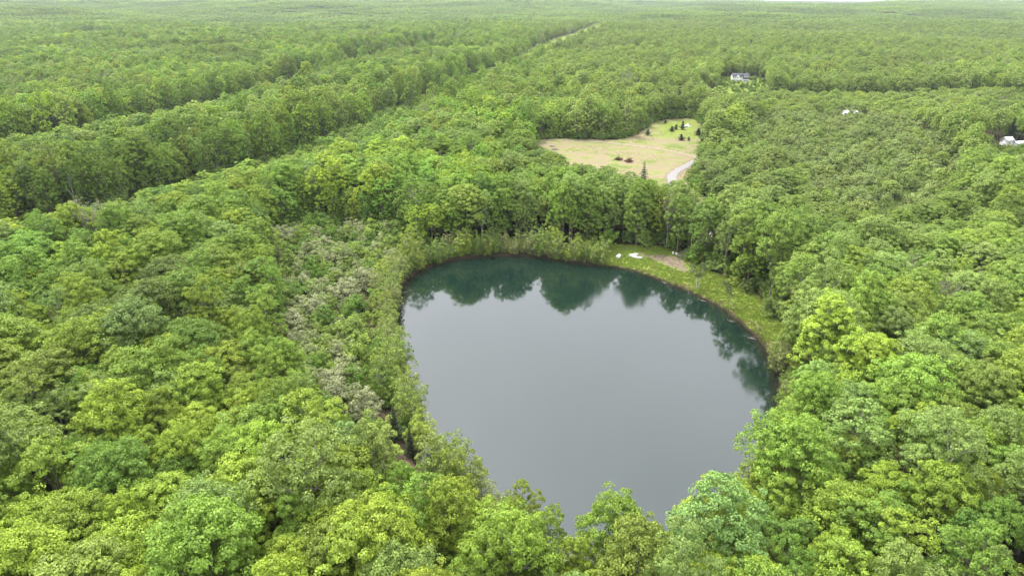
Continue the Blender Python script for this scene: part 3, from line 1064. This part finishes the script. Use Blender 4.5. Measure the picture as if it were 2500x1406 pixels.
def scatter(name, protos, pts, idx, rz, sxyz, cols_, label, cat):
    """one object: points with instances of the given plant meshes"""
    src = bpy.data.collections.new('plants_for_' + name)
    for k, me in enumerate(protos):
        o = bpy.data.objects.new('%s_%02d' % (name, k), me)
        src.objects.link(o)
    me = bpy.data.meshes.new(name)
    me.vertices.add(len(pts)); me.vertices.foreach_set('co', np.asarray(pts, np.float32).ravel())
    a = me.attributes.new('idx', 'INT', 'POINT'); a.data.foreach_set('value', np.asarray(idx, np.int32))
    a = me.attributes.new('rz', 'FLOAT', 'POINT'); a.data.foreach_set('value', np.asarray(rz, np.float32))
    a = me.attributes.new('scl', 'FLOAT_VECTOR', 'POINT'); a.data.foreach_set('vector', np.asarray(sxyz, np.float32).ravel())
    a = me.attributes.new('leaf_col', 'FLOAT_COLOR', 'POINT')
    a.data.foreach_set('color', np.hstack([cols_, np.ones((len(cols_), 1))]).astype(np.float32).ravel())
    me.update()
    o = link(name, me)
    ng = bpy.data.node_groups.new('grow_' + name, 'GeometryNodeTree')
    ng.interface.new_socket('Geometry', in_out='INPUT', socket_type='NodeSocketGeometry')
    ng.interface.new_socket('Geometry', in_out='OUTPUT', socket_type='NodeSocketGeometry')
    N, L = ng.nodes, ng.links
    gi, go = N.new('NodeGroupInput'), N.new('NodeGroupOutput')
    ci = N.new('GeometryNodeCollectionInfo')
    ci.inputs['Collection'].default_value = src
    ci.inputs['Separate Children'].default_value = True
    ci.inputs['Reset Children'].default_value = True
    ip = N.new('GeometryNodeInstanceOnPoints')
    ip.inputs['Pick Instance'].default_value = True

    def attr(nm, ty):
        q = N.new('GeometryNodeInputNamedAttribute'); q.data_type = ty
        q.inputs['Name'].default_value = nm
        return q.outputs['Attribute']
    L.new(gi.outputs[0], ip.inputs['Points'])
    L.new(ci.outputs[0], ip.inputs['Instance'])
    L.new(attr('idx', 'INT'), ip.inputs['Instance Index'])
    cx = N.new('ShaderNodeCombineXYZ')
    L.new(attr('rz', 'FLOAT'), cx.inputs['Z'])
    L.new(cx.outputs[0], ip.inputs['Rotation'])
    L.new(attr('scl', 'FLOAT_VECTOR'), ip.inputs['Scale'])
    L.new(ip.outputs[0], go.inputs[0])
    md = o.modifiers.new('grow', 'NODES'); md.node_group = ng
    return tag(o, label, cat, kind='stuff')


rest = ~single
close = rest & (D < 330)
far = rest & (D >= 330)
protos = [FORMS[k][2] for k in range(11)] + MID
idx = np.where(D < 330, form, 11 + form % 9)
odd = rng.uniform(size=n)                                   # a few half-bare trees and dark conifers among the rest
bare_ = (odd < .022) & ~single; con_ = (odd > .991) & ~single & (D > 300) & ~inS & ~mid_ & (hs > .8)
idx[bare_] = 24 + rng.integers(0, 2, bare_.sum()); idx[con_] = 26 + rng.integers(0, 2, con_.sum())
cols[bare_] = np.array([.27, .26, .16]) * rng.normal(1, .1, (bare_.sum(), 1)); cols[con_] = np.array([.050, .080, .045])
wide_s[bare_] *= 1.25; tall_s[bare_] *= 1.25
wide_s[con_] = 2.1; tall_s[con_] = rng.uniform(1.7, 2.3, con_.sum())
pts = np.stack([X, Y, Z - .15], 1)[rest]
wl_pts, wl_idx, wl_rot = [pts], [idx[rest]], [rot[rest]]
wl_s, wl_c = [np.stack([wide_s, wide_s, tall_s], 1)[rest]], [cols[rest]]
# plots of canopy out to the skyline
pg = 60.0
ys = np.arange(1380, 6600, pg)
pl = []
for i, y in enumerate(ys):
    hw = .75 * (y * CP + 30) * 1.05 + 60
    xs = np.arange(-hw, hw, pg) + rng.uniform(0, 20)
    pl.append(np.stack([xs, np.full(len(xs), y)], 1))
pl = np.vstack(pl); pl += rng.uniform(-6, 6, pl.shape)
pl = pl[np.hypot(pl[:, 0], pl[:, 1]) > 1880]
m = len(pl)
protos = protos + PLOT + [BARE[0][2], BARE[1][2], PINE[2], SPRUCE[2]]
tp = rng.integers(0, 6, m)
cp_ = tone_cols(tp, .10) * .4 + np.array([.205, .300, .060]) * .6
cp_ *= (.8 + .4 * n2d(pl[:, 0], pl[:, 1], 90, .3))[:, None]
wl_pts.append(np.stack([pl[:, 0], pl[:, 1], relief(pl[:, 0], pl[:, 1])], 1)); wl_idx.append(20 + rng.integers(0, 4, m))
wl_rot.append(rng.integers(0, 4, m) * math.pi / 2)
zs = rng.uniform(.85, 1.15, m)
wl_s.append(np.stack([np.ones(m), np.ones(m), zs], 1)); wl_c.append(cp_)
scatter('woodland', protos, np.vstack(wl_pts), np.concatenate(wl_idx), np.concatenate(wl_rot), np.vstack(wl_s), np.vstack(wl_c),
        'unbroken mixed green woodland rolling back to the skyline', 'woodland')

# understorey and scrub too far or too dense to count: swamp, corridors, yards, forest edge
sx_, sy_, shh = [], [], []
S = jitter_grid(200, 760, 3.3, 1.1)
dA2, dB2 = seg_dist(CORR_A, S[:, 0], S[:, 1], False), seg_dist(CORR_B, S[:, 0], S[:, 1], False)
insw = inside(SWAMP, S[:, 0], S[:, 1]); iny = inside(YARD, S[:, 0], S[:, 1]) & (rng.uniform(size=len(S)) < .28)
inr = inside(LOW_ROOF, S[:, 0], S[:, 1]) | inside(LOW_RIGHT, S[:, 0], S[:, 1])
inc = (dA2 < 12) | (dB2 < 10)
k_ = insw | iny | inr | (inc & (rng.uniform(size=len(S)) < .75))
for (hx, hy) in HP:
    k_ &= np.hypot(S[:, 0] - hx, S[:, 1] - hy) > 9
S2 = S[k_]
size2 = np.where(insw[k_], rng.choice([.6, 1.0, 1.5, 2.1], len(S2), p=[.35, .35, .2, .1]) * rng.uniform(.85, 1.15, len(S2)), rng.uniform(.5, .95, len(S2)))
U = jitter_grid(70, 470, 3.1, 1.05)
open_d = np.minimum.reduce([np.abs(sdf(Q, U[:, 0], U[:, 1])) for Q in (MEADOW, FIELD, SHRUBLAND)] + [np.abs(seg_dist(Q, U[:, 0], U[:, 1], False) - 13) for Q in (CORR_A, CORR_B)] + [np.abs(seg_dist(LANE, U[:, 0], U[:, 1], False) - 5)])
uin = (open_d < 11) & (sdf(SHORE, U[:, 0], U[:, 1]) > 2.5) & ((sdf(MEADOW, U[:, 0], U[:, 1]) > 5) | (rng.uniform(size=len(U)) < .25)) & (sdf(MEADOW, U[:, 0], U[:, 1]) > .8) & ~inside(FIELD, U[:, 0], U[:, 1]) & ~inside(SHRUBLAND, U[:, 0], U[:, 1])
uin &= (seg_dist(LANE, U[:, 0], U[:, 1], False) > 4.0) & (rng.uniform(size=len(U)) < .85)
U = U[uin]
S2 = np.vstack([S2, U]); size2 = np.r_[size2, rng.uniform(.55, 1.45, len(U))]
tS = rng.choice(6, len(S2), p=[.05, .22, .10, .34, .19, .10])
cS = tone_cols(tS, .16) * .92
sw2 = inside(SWAMP, S2[:, 0], S2[:, 1])
cS[sw2] = cS[sw2] * .6 + np.array([.295, .335, .135]) * .4


# ------------------------------------------------------------------ willows round the shore
cum = resample(np.vstack([SHORE, SHORE[:1]]), 2.6)
wp = []
for q in cum:
    px, py, _ = project(q[0], q[1], 0)
    if px < 1475 or py > 865:
        c0 = SHORE.mean(0); o = q - c0; o /= np.linalg.norm(o)
        wp.append(q + o * rng.uniform(.5, 2.2))
        if px < 1475 and py < 1330 and rng.uniform() < .9:
            wp.append(q + o * rng.uniform(3.5, 6.5) + rng.uniform(-.8, .8, 2))
wp = np.array(wp)
okw = np.ones(len(wp), bool)
dpth = seg_dist(LEFT_PATH, wp[:, 0], wp[:, 1], False)
py_w = project(wp[:, 0], wp[:, 1], 0)[1]
okw &= dpth > np.where((py_w > 840) & (py_w < 1085), 1.6, 2.6)
wtones = [((.240, .330, .060), 'soft green'), ((.265, .315, .090), 'greyish green'), ((.270, .365, .045), 'light yellow-green'), ((.180, .280, .042), 'mid-green')]
for q in wp[okw]:
    px, py, _ = project(q[0], q[1], 0)
    wk = int(rng.integers(0, 4)); tk = int(rng.choice(4, p=[.32, .30, .22, .16]))
    s = rng.choice([.5, .7, .95, 1.2], p=[.22, .33, .30, .15]) * rng.uniform(.88, 1.12) * (.85 if (py > 1250) else 1.0)
    c = np.array(wtones[tk][0]) * rng.normal(1, .09)
    if px > 1500 and py > 1000: wh = 'under the trees opposite the footpath'
    elif px > 1800: wh = 'where the grassy bank ends'
    elif py < 665: wh = 'along the shore facing the field' if px > 1150 else 'in the bend of the shore by the shrub thicket'
    elif py < 900: wh = 'between the brown footpath and the water'
    elif py < 1120: wh = 'on the dark shore beside the blue spruce stretch'
    else: wh = 'on the shore opposite the field'
    lab = '%s %s waterside willow %s' % ('tall' if s > 1.04 else ('low' if s < .58 else ('bushy' if s > .82 else 'slight')), wtones[tk][1], wh)
    make_tree('shore_willow', 'willow', WIL[wk], q[0], q[1], hz(*q) - .1, rng.uniform(0, 6.28), s, s * rng.uniform(.85, 1.15), c, lab, 'stems')

# ------------------------------------------------------------------ shrub thicket beside the footpath
sp_ = []
bx0, by0 = SHRUBLAND.min(0); bx1, by1 = SHRUBLAND.max(0)
st = 3.1
for i, y in enumerate(np.arange(by0, by1, st * .87)):
    for x in np.arange(bx0, bx1, st) + (i % 2) * st / 2:
        sp_.append((x + rng.uniform(-.9, .9), y + rng.uniform(-.9, .9)))
sp_ = np.array(sp_)
py_s = project(sp_[:, 0], sp_[:, 1], 0)[1]
q_ = inside(SHRUBLAND, sp_[:, 0], sp_[:, 1]) & (seg_dist(LEFT_PATH, sp_[:, 0], sp_[:, 1], False) > np.where((py_s > 840) & (py_s < 1085), .9, 2.0)) & (sdf(SHORE, sp_[:, 0], sp_[:, 1]) > 7.5)
sp_ = sp_[q_]
stones = [((.285, .350, .130), 'silvery green'), ((.245, .350, .060), 'light green'), ((.145, .265, .034), 'rich green'), ((.330, .365, .180), 'blossom-flecked pale')]
dS = seg_dist(LEFT_PATH, sp_[:, 0], sp_[:, 1], False)
ordS = np.argsort(np.hypot(sp_[:, 0], sp_[:, 1]))
for k, j in enumerate(ordS[:290]):
    x, y = sp_[j]
    tk = int(rng.choice(4, p=[.30, .30, .24, .16])); s = rng.choice([.6, .85, 1.1, 1.5], p=[.25, .35, .27, .13]) * rng.uniform(.9, 1.1)
    px, py, _ = project(x, y, 0)
    wh = 'right beside the brown footpath' if dS[j] < 6 else ('in the thicket below the tall tree wall' if py < 640 else ('in the thicket away from the path' if dS[j] > 15 else 'in the middle of the thicket'))
    lab = '%s %s shrub %s' % ('tree-sized' if s > 1.35 else ('big' if s > 1.0 else ('mounded' if s > .7 else 'small')), stones[tk][1], wh)
    make_tree('shrub', 'shrub', SHR[int(rng.integers(0, 4))], x, y, hz(x, y) - .1, rng.uniform(0, 6.28), s, s * rng.uniform(.85, 1.3), np.array(stones[tk][0]) * rng.normal(1, .1), lab, 'stems')

# what is left of the thicket joins the scrub
ex = sp_[ordS[290:]]
tE = rng.choice(4, len(ex), p=[.30, .30, .24, .16])
cS = np.vstack([cS, np.array([q[0] for q in stones])[tE] * rng.normal(1, .1, (len(ex), 1))])
S2 = np.vstack([S2, ex]); size2 = np.r_[size2, rng.uniform(.6, 1.4, len(ex))]
scatter('scrub', [q[2] for q in SHR], np.stack([S2[:, 0], S2[:, 1], height(S2[:, 0], S2[:, 1]) - .1], 1), rng.integers(0, 4, len(S2)), rng.uniform(0, 6.28, len(S2)),
        np.stack([size2, size2, size2 * rng.uniform(.8, 1.3, len(S2))], 1), cS, 'low scrub over the marsh, the cleared strips and the wood edges', 'scrub')

# ------------------------------------------------------------------ single trees with a look of their own
def place(name, cat, parts, px, py, s, col, label, rz=0.0, sz=None, woody='trunk'):
    x, y = ground_ray(px, py)
    return make_tree(name, cat, parts, x, y, hz(x, y) - .05, rz, s, sz or s, col, label, woody)


place('spruce_tree', 'spruce', SPRUCE, 1047, 1160, 1.0, (.20, .255, .24), 'small blue-grey spruce at the end of the brown footpath')
place('conifer_tree', 'conifer', PINE, 965, 1075, .8, (.045, .065, .025), 'dark pine leaning over the footpath bank, the bushier of two', .7)
place('conifer_tree', 'conifer', PINE, 1003, 1115, .68, (.060, .075, .032), 'dark pine beside the footpath just above the blue spruce', 2.1)
place('conifer_tree', 'conifer', SPRUCE, 880, 800, .85, (.075, .115, .085), 'bluish young conifer in the thicket beside the bare path')
place('conifer_tree', 'conifer', PINE, 1570, 452, 1.15, (.085, .115, .065), 'grey-green pine standing where the lane leaves the field', 1.0)
place('birch_tree', 'birch', BIR1, 1703, 704, 1.0, (.14, .19, .05), 'twin-stemmed white birch on the grassy bank at the water')
place('birch_tree', 'birch', BIR2, 1787, 748, 1.0, (.13, .18, .05), 'single leaning white birch on the grassy bank at the water')
for (px, py, k, s, lab) in ((1255, 1318, 0, .62, 'thin grey leafless-looking sapling on the shore opposite the field'),
                            (1062, 505, 0, 1.1, 'pale bare-limbed tree standing in the wall of trees behind the thicket'),
                            (1480, 560, 1, 1.0, 'pale bare-limbed tree between the willows and the field'),
                            (300, 195, 1, 1.5, 'pale bare-limbed tree far out beyond the second cleared strip'),
                            (1265, 452, 1, 1.1, 'pale bare-limbed tree in the wood in front of the field'),
                            (2185, 1250, 1, .9, 'bare grey tree rising through the pale wood on the open shore')):
    place('bare_tree', 'bare tree', BARE[k], px, py, s, (.16, .16, .075), lab, px * .01)
for k, (px, py, s, lab) in enumerate(((1640, 322, 1.05, 'dark cedar in the grassy top of the field, broader of a close pair'), (1650, 318, .8, 'dark cedar in the grassy top of the field, slimmer of a close pair'),
                                      (1666, 318, 1.05, 'dark cedar beside the crumpled white tarp'), (1663, 344, 1.15, 'shaggy dark cedar standing alone in the grassy field'),
                                      (1681, 345, .55, 'knee-high dark cedar near the shaggy one in the field'), (1624, 303, .6, 'little dark cedar at the very top of the field'),
                                      (1704, 332, 1.4, 'large dark cedar at the field edge against the wood'), (1581, 332, .95, 'dark cedar by the corner of the tall trees at the field'))):
    place('cedar_tree', 'cedar', CEDAR, px, py, s * 1.15, (.045, .062, .032), lab, k * .8, s * (.8 + .25 * (k % 3)) * .9)
for px, py, s, lab in ((1595, 52, 2.6, 'dark tall spruce far off by the end of the cleared strip, taller of two'), (1613, 56, 2.2, 'dark tall spruce far off by the end of the cleared strip, shorter of two')):
    place('spruce_tree', 'spruce', SPRUCE, px, py, s, (.022, .038, .024), lab)

def tell_apart():
    """look-alikes are told apart by the neighbour they stand against"""
    for kind in ('shore_willow', 'shrub'):
        objs = [o for o in COL.objects if o.name.split('.')[0] == kind]
        P_ = np.array([o.location[:2] for o in objs])
        old = [o['label'] for o in objs]
        for k, o in enumerate(objs):
            if old.count(old[k]) > 1:
                j = int(np.argsort(np.hypot(*(P_ - P_[k]).T))[1])
                short = old[j].split(' waterside')[0] if kind == 'shore_willow' else old[j].split(' shrub')[0]
                new = '%s, next to a %s one' % (old[k], short)
                if len(new.split()) <= 16:
                    used[old[k]].remove(o); used.setdefault(new, []).append(o); o['label'] = new


tell_apart()
for lab, objs in used.items():
    if len(objs) > 1:
        for o in objs:
            o['group'] = lab


# ------------------------------------------------------------------ houses
def window(parent, x, z, w, h, y, nrm=-1):
    b = MB()
    t = .12
    for cx_, cz_, sx__, sz__ in ((x, z + h / 2, w + t, t), (x, z - h / 2, w + t, t), (x - w / 2, z, t, h - t), (x + w / 2, z, t, h - t), (x, z, w - t, .07)):
        b.box((cx_, y + nrm * .05, cz_), (sx__, .12, sz__))
    f = b.build('window', M['trim'], parent)
    p = MB(); p.box((x, y + nrm * .02, z), (w - .06, .05, h - .06)); p.build('pane', M['pane'], f)


def white_house():
    x, y = HP[0]
    a = thing('house', 'white two-storey house with grey roof and three dormers in the woods', 'house', (x, y, float(relief(x, y)) - .2), math.radians(-4))
    a.scale = (.82, .82, .82)
    b = MB(); b.house_body(-9.4, 2.0, -4.2, 4.2, -.5, 6.0, 8.8); b.build('wall', M['clapboard'], a)
    b = MB(); b.house_body(2.01, 9.4, -4.6, 4.0, -.5, 3.4, 8.7); b.build('wing_wall', M['clapboard'], a)
    b = MB(); b.house_body(-5.7, -1.7, -5.2, 0, -.5, 6.0, 8.1, 'y'); b.build('front_gable', M['clapboard'], a)
    b = MB(); b.gable(-9.4, 1.9, -4.2, 4.2, 6.02, 8.82); r_ = b.build('roof', M['shingle'], a)
    b = MB(); b.gable(-5.7, -1.7, -5.2, -.6, 6.02, 8.12, .3, .16, 'y'); b.build('gable_roof', M['shingle'], r_)
    b = MB(); b.box((6.9, .5, 9.0), (.8, .8, 1.8)); b.build('chimney', M['log'], r_)
    b = MB(); b.gable(2.4, 9.4, -4.6, 4.0, 3.42, 8.72, .35); wr = b.build('wing_roof', M['shingle'], a)
    for dx in (3.9, 5.8, 7.7):
        b = MB(); b.house_body(dx - .65, dx + .65, -4.0, -1.0, 3.9, 5.9, 6.6, 'y'); d = b.build('dormer', M['trim'], a)
        b = MB(); b.gable(dx - .65, dx + .65, -4.0, -1.2, 5.92, 6.62, .15, .1, 'y'); b.build('dormer_roof', M['shingle'], d)
        b = MB(); b.box((dx, -4.02, 5.0), (.7, .08, 1.3)); b.build('pane', M['pane'], d)
    for wx_ in (-8.4, -6.7, -.6, 1.0):
        for wz in (1.7, 4.7):
            window(a, wx_, wz, .95, 1.5, -4.2)
    window(a, -3.7, 4.6, 1.3, 1.5, -5.2)
    for wx_ in (3.9, 5.8, 7.7):
        window(a, wx_, 1.4, 1.2, 1.5, -4.6)
    b = MB(); b.box((-3.7, -5.22, 1.0), (1.1, .1, 2.1)); d = b.build('door', M['door'], a)
    b = MB(); b.box((-3.35, -5.29, 1.0), (.07, .06, .07)); b.build('handle', M['aluminium'], d)
    b = MB()
    b.box((-3.7, -6.1, 2.75), (3.0, 1.7, .3)); b.box((-3.7, -6.1, -.2), (3.0, 1.7, .35))
    for px_ in (-5.0, -2.4):
        b.box((px_, -6.75, 1.28), (.24, .24, 2.64))
    b.build('porch', M['trim'], a)


def small_house(k, label, w, d, he, hr, rz, roof, axis='x', dz=0.0):
    x, y = HP[k]
    a = thing('house', label, 'house', (x, y, float(relief(x, y)) - .2 + dz), rz)
    b = MB(); b.house_body(-w / 2, w / 2, -d / 2, d / 2, -.6, he, hr, axis); b.build('wall', M['clapboard'], a)
    b = MB(); b.gable(-w / 2, w / 2, -d / 2, d / 2 + (.4 if axis == 'y' else 0), he + .02, hr + .02, .35, .16, axis); b.build('roof', M[roof], a)
    for wx_ in np.arange(-w / 2 + 1.4, w / 2 - 1.0, 2.2):
        window(a, float(wx_), he * .55, .9, min(1.3, he * .5), -d / 2)


white_house()
small_house(1, 'white gable end of a house poking out of the trees', 4.0, 7, 7.0, 9.6, math.radians(18), 'pale_roof', 'y', 1.5)
small_house(2, 'low white-roofed house in the marshy scrub', 8.4, 6, 3.6, 5.6, math.radians(8), 'pale_roof')
small_house(3, 'small white house with pale roof at the wood edge', 4.4, 4.0, 3.2, 4.6, math.radians(14), 'pale_roof')
small_house(4, 'long low shed with pale roof beside the small white house', 5.4, 3, 1.8, 2.7, math.radians(20), 'pale_roof')


# ------------------------------------------------------------------ boats, brush, logs, tarp
def upturned_boat(px, py, L_, W_, H_, rz, mat, label):
    x, y = ground_ray(px, py)
    a = thing('rowing_boat', label, 'boat', (x, y, hz(x, y)), rz)
    n1, n2 = 13, 9
    V = []
    for i in range(n1):
        t = i / (n1 - 1) * 2 - 1
        w = W_ / 2 * (1 - abs(t) ** 3.2 * (.95 if t > 0 else .25)); h = H_ * (1 - .25 * max(t, 0) ** 2)
        for j in range(n2):
            q = j / (n2 - 1) * math.pi
            V.append((t * L_ / 2, w * math.copysign(abs(math.cos(q)) ** .7, math.cos(q)), h * math.sin(q) ** .6 + .02))
    f = [(i * n2 + j, (i + 1) * n2 + j, (i + 1) * n2 + j + 1, i * n2 + j + 1) for i in range(n1 - 1) for j in range(n2 - 1)]
    f2 = [tuple(range(n2))]
    me = bpy.data.meshes.new('hull'); me.from_pydata(V, [], f + f2); me.materials.append(M[mat])
    me.polygons.foreach_set('use_smooth', [True] * len(f) + [False])
    me.update()
    link('hull', me, a)
    b = MB(); b.tube([(-L_ * .48, 0, H_ + .03), (L_ * .2, 0, H_ + .02), (L_ * .45, 0, H_ * .8)], [.04, .04, .02], 5); b.build('keel', M[mat], a)
    b = MB()
    for s in (-1, 1):
        pts_ = [(t * L_ / 2, s * (W_ / 2 * (1 - abs(t) ** 3.2 * (.95 if t > 0 else .25)) + .02), .05) for t in np.linspace(-1, 1, 9)]
        b.tube(pts_, [.045] * 9, 5)
    b.build('gunwale', M['black'] if mat == 'fibreglass' else M[mat], a)


upturned_boat(1510, 629, 2.9, 1.25, .55, math.radians(68), 'fibreglass', 'white rowing boat turned over on the grass, lying by itself next to the willows')
upturned_boat(1547, 627, 3.0, 1.15, .60, math.radians(25), 'fibreglass', 'white rowing boat turned over on the grass with a grey punt beside it')
upturned_boat(1556, 631, 3.2, 1.1, .35, math.radians(-22), 'aluminium', 'flat pale grey punt turned over beside a white boat')


def bucket(px, py, label):
    x, y = ground_ray(px, py)
    a = thing('barrel', label, 'barrel', (x, y, hz(x, y)))
    b = MB(); b.tube([(0, 0, 0), (0, 0, .3), (0, 0, .6), (0, 0, .88)], [.27, .30, .30, .27], 12); b.build('drum', M['fibreglass'], a, smooth_shade=False)
    b = MB(); b.tube([(0, 0, .881), (0, 0, .92)], [.24, .24], 12); b.build('lid', M['black'], a)


bucket(1643, 623, 'white plastic barrel under the trees by the dirt patch, the upright pair'); bucket(1651, 624, 'white plastic barrel under the trees by the dirt patch, the upright pair')
for o in [o for o in COL.objects if o.name.startswith('barrel')]:
    o['group'] = 'white barrels under the trees'


def brush_pile(px, py, label, n_, spread, mat='branchwood', hgt=1.0, seed=0):
    r = np.random.default_rng(seed)
    x, y = ground_ray(px, py)
    b = MB()
    for i in range(n_):
        a = r.uniform(0, 6.28); L_ = r.uniform(1.2, 2.8); c = r.normal(size=2) * spread
        z = abs(r.normal()) * hgt * .45 * max(0.2, 1 - np.hypot(*c) / (spread * 2.5)) + .06
        e = np.array([math.cos(a), math.sin(a)]) * L_ / 2
        tl = r.uniform(-.4, .4)
        m_ = r.uniform(.05, .16)
        b.tube([(c[0] - e[0], c[1] - e[1], max(z - tl, .04)), (c[0], c[1], z + .1), (c[0] + e[0], c[1] + e[1], max(z + tl, .04))], [m_, m_ * .8, m_ * .35], 5)
    o = b.build('brush_pile', M[mat], None, (x, y, hz(x, y)))
    tag(o, label, 'brush pile')


brush_pile(1510, 392, 'heap of dark reddish cut branches in the field, the looser of two', 80, .75, seed=1, hgt=2.6)
brush_pile(1535, 397, 'heap of rusty brown cut branches in the field, the redder of two', 80, .8, seed=2, hgt=2.3)
brush_pile(1355, 367, 'small grey-brown brush heap at the edge of the field beside pale logs', 34, .6, 'log', 1.0, 3)
for k, (dx, dy, dz_, q) in enumerate(((0, 0, .22, 0), (.1, .48, .20, .1), (.05, .24, .60, .05))):
    x, y = ground_ray(1348, 360)
    b = MB(); b.tube([(-1.3, 0, 0), (0, .03, .02), (1.3, 0, 0)], [.22, .21, .19], 9)
    o = b.build('log', M['log'], None, (x + dx, y + dy, hz(x, y) + dz_), q)
    tag(o, 'pale peeled log in the little stack at the edge of the field', 'log', 'stacked pale logs')
# crumpled tarp over a heap
x, y = ground_ray(1677, 311)
r = np.random.default_rng(5)
k = 15
V = []
for i in range(k):
    for j in range(k):
        u, v = i / (k - 1) * 2 - 1, j / (k - 1) * 2 - 1
        d2 = u * u + v * v
        V.append((u * 2.1 + r.normal() * .06, v * 1.3 + r.normal() * .06, max(.05, 1.15 * math.exp(-1.6 * d2) * (1 + .6 * math.sin(u * 6 + v * 3)) + r.normal() * .12)))
f = [(i * k + j, (i + 1) * k + j, (i + 1) * k + j + 1, i * k + j + 1) for i in range(k - 1) for j in range(k - 1)]
o = link('tarp', mesh_np('tarp', V, [f], [M['tarp']], smooth_shade=True), None, (x, y, hz(x, y)), .3)
tag(o, 'crumpled white tarp over a heap at the grassy field edge', 'tarp')
sm = o.modifiers.new('thickness', 'SOLIDIFY'); sm.thickness = .02

# fallen branches along the bare bank
for k, (px, py, a) in enumerate(((1725, 733, 2.6), (1795, 782, 2.9), (1628, 690, 2.2), (1846, 826, 2.5), (983, 712, .4))):
    x, y = ground_ray(px, py)
    b = MB(); r = np.random.default_rng(k)
    b.tube([(0, 0, .15), (1.1, .1, .2), (2.4, 0, -.12)], [.07, .05, .02], 5)
    for j in range(5):
        t = r.uniform(.4, 2.0); e = r.normal(size=3) * [.4, .5, .3]
        b.tube([(t, .05, .15), (t + .3 + e[0], e[1], .3 + abs(e[2]))], [.03, .008], 4)
    o = b.build('fallen_branch', M['log'], None, (x, y, hz(x, y)), a)
    tag(o, 'bare grey fallen branch reaching from the bank into the water', 'branch', 'fallen branches at the waterline')

# ------------------------------------------------------------------ grass tufts, dry reeds
def tuft(seed, n_, h, w, spread):
    r = np.random.default_rng(seed)
    V, F = [], []
    for i in range(n_):
        a = r.uniform(0, 6.28); p = r.normal(size=2) * spread; L_ = h * r.uniform(.6, 1.2); b_ = r.uniform(.1, .55) * L_
        t = np.array([-math.sin(a), math.cos(a)]) * w
        o_ = np.array([math.cos(a), math.sin(a)])
        k0 = len(V)
        m_ = p + o_ * b_ * .35; e = p + o_ * b_
        V += [(*(p - t), -.03), (*(p + t), -.03), (*(m_ + t * .8), L_ * .6), (*(m_ - t * .8), L_ * .6), (*e, L_ * .95)]
        F.append((k0, k0 + 1, k0 + 2, k0 + 3)); F.append((k0 + 3, k0 + 2, k0 + 4, k0 + 4))
    V = np.array(V)
    f4 = [q for q in F if q[2] != q[3]]; f3 = [q[:3] for q in F if q[2] == q[3]]
    return mesh_np('tuft_%d' % seed, V, [f4, f3], [M['leaf']], {'leaf_var': ('FACE', r.uniform(0, 1, len(F)))})


def fill(P_, n_):
    lo, hi = P_.min(0), P_.max(0)
    q = rng.uniform(lo, hi, (n_, 2))
    return q[inside(P_, q[:, 0], q[:, 1])]


lo_, hi_ = MEADOW.min(0) - 4, MEADOW.max(0) + 4
G1 = rng.uniform(lo_, hi_, (44000, 2))
G1 = G1[sdf(MEADOW, G1[:, 0], G1[:, 1]) < 3.2]
sg = sdf(SHORE, G1[:, 0], G1[:, 1])
dirt_ = sdf(DIRT_PATCH, G1[:, 0], G1[:, 1])
G1 = G1[(sg > .3) & ((dirt_ > 0) | (rng.uniform(size=len(G1)) < .12))]
G2 = fill(FIELD, 9000)
G2 = G2[(n2d(G2[:, 0], G2[:, 1], 7, .2) > .52) & (seg_dist(TRACK, G2[:, 0], G2[:, 1], False) > 2) & (seg_dist(LANE, G2[:, 0], G2[:, 1], False) > 2.4)]
G = np.vstack([G1, G2])
gc = np.where((rng.uniform(size=len(G)) < .30)[:, None], np.array([.31, .33, .09]), np.array([.215, .33, .045])) * rng.normal(1, .15, (len(G), 1)).clip(.6, 1.4)
gc[len(G1):] = gc[len(G1):] * .5 + np.array([.27, .27, .10]) * .5
gs = rng.uniform(.6, 1.3, len(G))
scatter('meadow_grass', [tuft(k, 12, .26, .022, .14) for k in range(3)], np.stack([G[:, 0], G[:, 1], height(G[:, 0], G[:, 1])], 1), rng.integers(0, 3, len(G)),
        rng.uniform(0, 6.28, len(G)), np.stack([gs, gs, gs], 1), gc, 'short bright grass on the bank and the cleared field', 'grass')
e_ = resample(np.vstack([SHORE, SHORE[:1]]), .22)
e_ = e_ + rng.normal(0, .9, e_.shape)
se = sdf(SHORE, e_[:, 0], e_[:, 1])
inm = sdf(MEADOW, e_[:, 0], e_[:, 1]) < 2.5
e_ = e_[(se > .1) & (se < 3) & inm & (n2d(e_[:, 0], e_[:, 1], 3.5, 2.2) > .38)]
es = rng.uniform(.6, 1.25, len(e_))
ec = np.where((rng.uniform(size=len(e_)) < .7)[:, None], np.array([.33, .275, .155]), np.array([.20, .23, .07])) * rng.normal(1, .12, (len(e_), 1)).clip(.7, 1.3)
scatter('dry_reeds', [tuft(20 + k, 16, .55, .02, .16) for k in range(3)], np.stack([e_[:, 0], e_[:, 1], height(e_[:, 0], e_[:, 1])], 1), rng.integers(0, 3, len(e_)),
        rng.uniform(0, 6.28, len(e_)), np.stack([es, es, es], 1), ec, 'straw-coloured dry reeds and grass along the bare waterline', 'reeds')

# ------------------------------------------------------------------ the air
HAZE = 0.55e-4
m, N, L = new_mat('haze')
out = N.new('ShaderNodeOutputMaterial')
pv = N.new('ShaderNodeVolumePrincipled')
pv.inputs['Color'].default_value = (.78, .89, 1.0, 1)
pv.inputs['Density'].default_value = HAZE
pv.inputs['Anisotropy'].default_value = .2
L.new(pv.outputs['Volume'], out.inputs['Volume'])
b = MB(); b.box((0, 5750, 60), (19000, 13500, 190)); hzb = b.build('haze', m)
tag(hzb, kind='stuff', label='thin pale summer haze over the whole wood', cat='haze')
